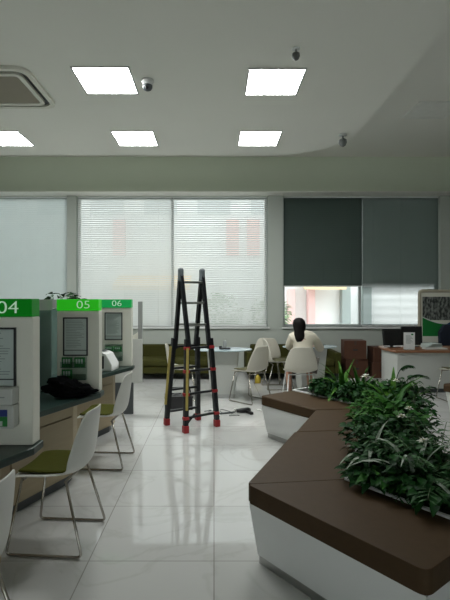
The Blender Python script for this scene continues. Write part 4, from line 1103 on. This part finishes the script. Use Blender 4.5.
tag(obj('wrench', bm, M_grey, None, 0.002, loc=(0.20, 5.93, 0.0)), 'grey spanner on the floor left of the black power tool', 'tool')
for k, (x, y, s_, l_) in enumerate(((-0.02, 6.25, 0.05, 'small pale plastic scrap on the floor behind the ladder foot'), (0.30, 6.28, 0.045, 'small pale plastic scrap behind the black power tool'), (0.62, 6.22, 0.06, 'flat pale paper scrap on the floor right of the power tool'), (0.05, 5.86, 0.03, 'tiny dark bracket nearest the ladder\'s front foot'))):
    bm = nb(); prism(bm, [(-s_, -s_*0.4), (s_*0.7, -s_*0.5), (s_, s_*0.2), (0, s_*0.5), (-s_*0.8, s_*0.3)], 0.0, 0.012)
    tag(obj('floor_scrap', bm, M_black if 'dark' in l_ else M_white, None, 0.002, loc=(x, y, 0.0), rotz=k*1.1), l_, 'scrap')

# ================================================================== OUTSIDE
bm = nb(); box(bm, -40, 40, YB+0.26, 60, -0.35, -0.25); o = obj('pavement', bm, mat('pavement', (0.42, 0.42, 0.41), 0.9, var=0.08, scale=1)); o['kind'] = 'structure'
t = thing('building', 'pale building across the street seen through the blinds', 'building', (0, 22, -0.25))
bm = nb(); box(bm, -26, 26, 0, 6, 0, 9); obj('facade', bm, mat('pale_render', (0.8, 0.8, 0.79), 0.9, var=0.15, scale=0.6), t)
M_pink = mat('pink_panel', (0.75, 0.5, 0.48), 0.8, var=0.1, scale=1)
for x in (-4.6, 0.9, 1.9):
    bm = nb(); box(bm, x-0.3, x+0.3, -0.12, -0.01, 3.9, 5.7); obj('pink_sign', bm, M_pink, t)
for x in (3.7, 4.65):
    bm = nb(); box(bm, x-0.16, x+0.16, -0.5, -0.05, 0, 2.3); obj('brick_column', bm, M_pink, t)
for x in (6.3, 7.3):
    bm = nb(); box(bm, x-0.2, x+0.2, -0.5, -0.05, 0, 2.4); obj('grey_column', bm, mat('grey_col', (0.3, 0.34, 0.33), 0.8), t)
for k in range(-9, 10):
    bm = nb(); box(bm, k*2.6-0.8, k*2.6+0.8, -0.03, -0.005, 5.9, 7.6); obj('window', bm, mat('far_glass', (0.55, 0.58, 0.58), 0.2), t)
for x in (-5.5, -3.6):
    bm = nb(); box(bm, x-0.75, x+0.75, -0.04, -0.005, 0.1, 2.1); obj('shop_front', bm, mat('far_shop', (0.55, 0.58, 0.58), 0.3), t)
M_awn = mat('orange_awning', (0.85, 0.60, 0.34), 0.85, var=0.1, scale=2)
for x0, x1, l_ in ((-4.6, -1.1, 'orange awning over the street seen through the blind left of the ladder'), (4.1, 6.0, 'orange awning seen below the half-raised blind')):
    bm = nb(); prism(bm, [(0, 0.0), (-1.5, -0.55), (-1.5, -0.75), (0, -0.08)], x0, x1)
    bmesh.ops.rotate(bm, verts=bm.verts, cent=(0,0,0), matrix=Matrix(((0,0,1),(1,0,0),(0,1,0))))
    aw = tag(obj('awning', bm, M_awn, loc=(0, 21.98, 2.75)), l_, 'awning')
rnd = random.Random(9)
for x, y, h, l_ in ((0.2, 16.5, 2.0, 'street shrub behind the blind right of the ladder'), (2.1, 17, 1.9, 'street shrub farther right behind the wide blind')):
    st = thing('street_shrub', l_, 'shrub', (x, y, -0.25))
    fb = nb()
    for k in range(500):
        d = Vector((rnd.gauss(0, 1), rnd.gauss(0, 1), rnd.gauss(0, 1))).normalized()*rnd.uniform(0.6, 1)
        leaf(fb, (d.x*h*0.4, d.y*h*0.4, h*0.62+d.z*h*0.36), d, 0.22, 0.13, 0.6, seg=2)
    obj('foliage', fb, mat('street_leaf', (0.22, 0.33, 0.17), 0.7, var=0.2), st, recalc=False)
    bm = nb(); tube(bm, [(0, 0, 0), (0.02, 0, h*0.5)], 0.05, 7); obj('trunk', bm, M_stem, st)
bpy.context.view_layer.update()
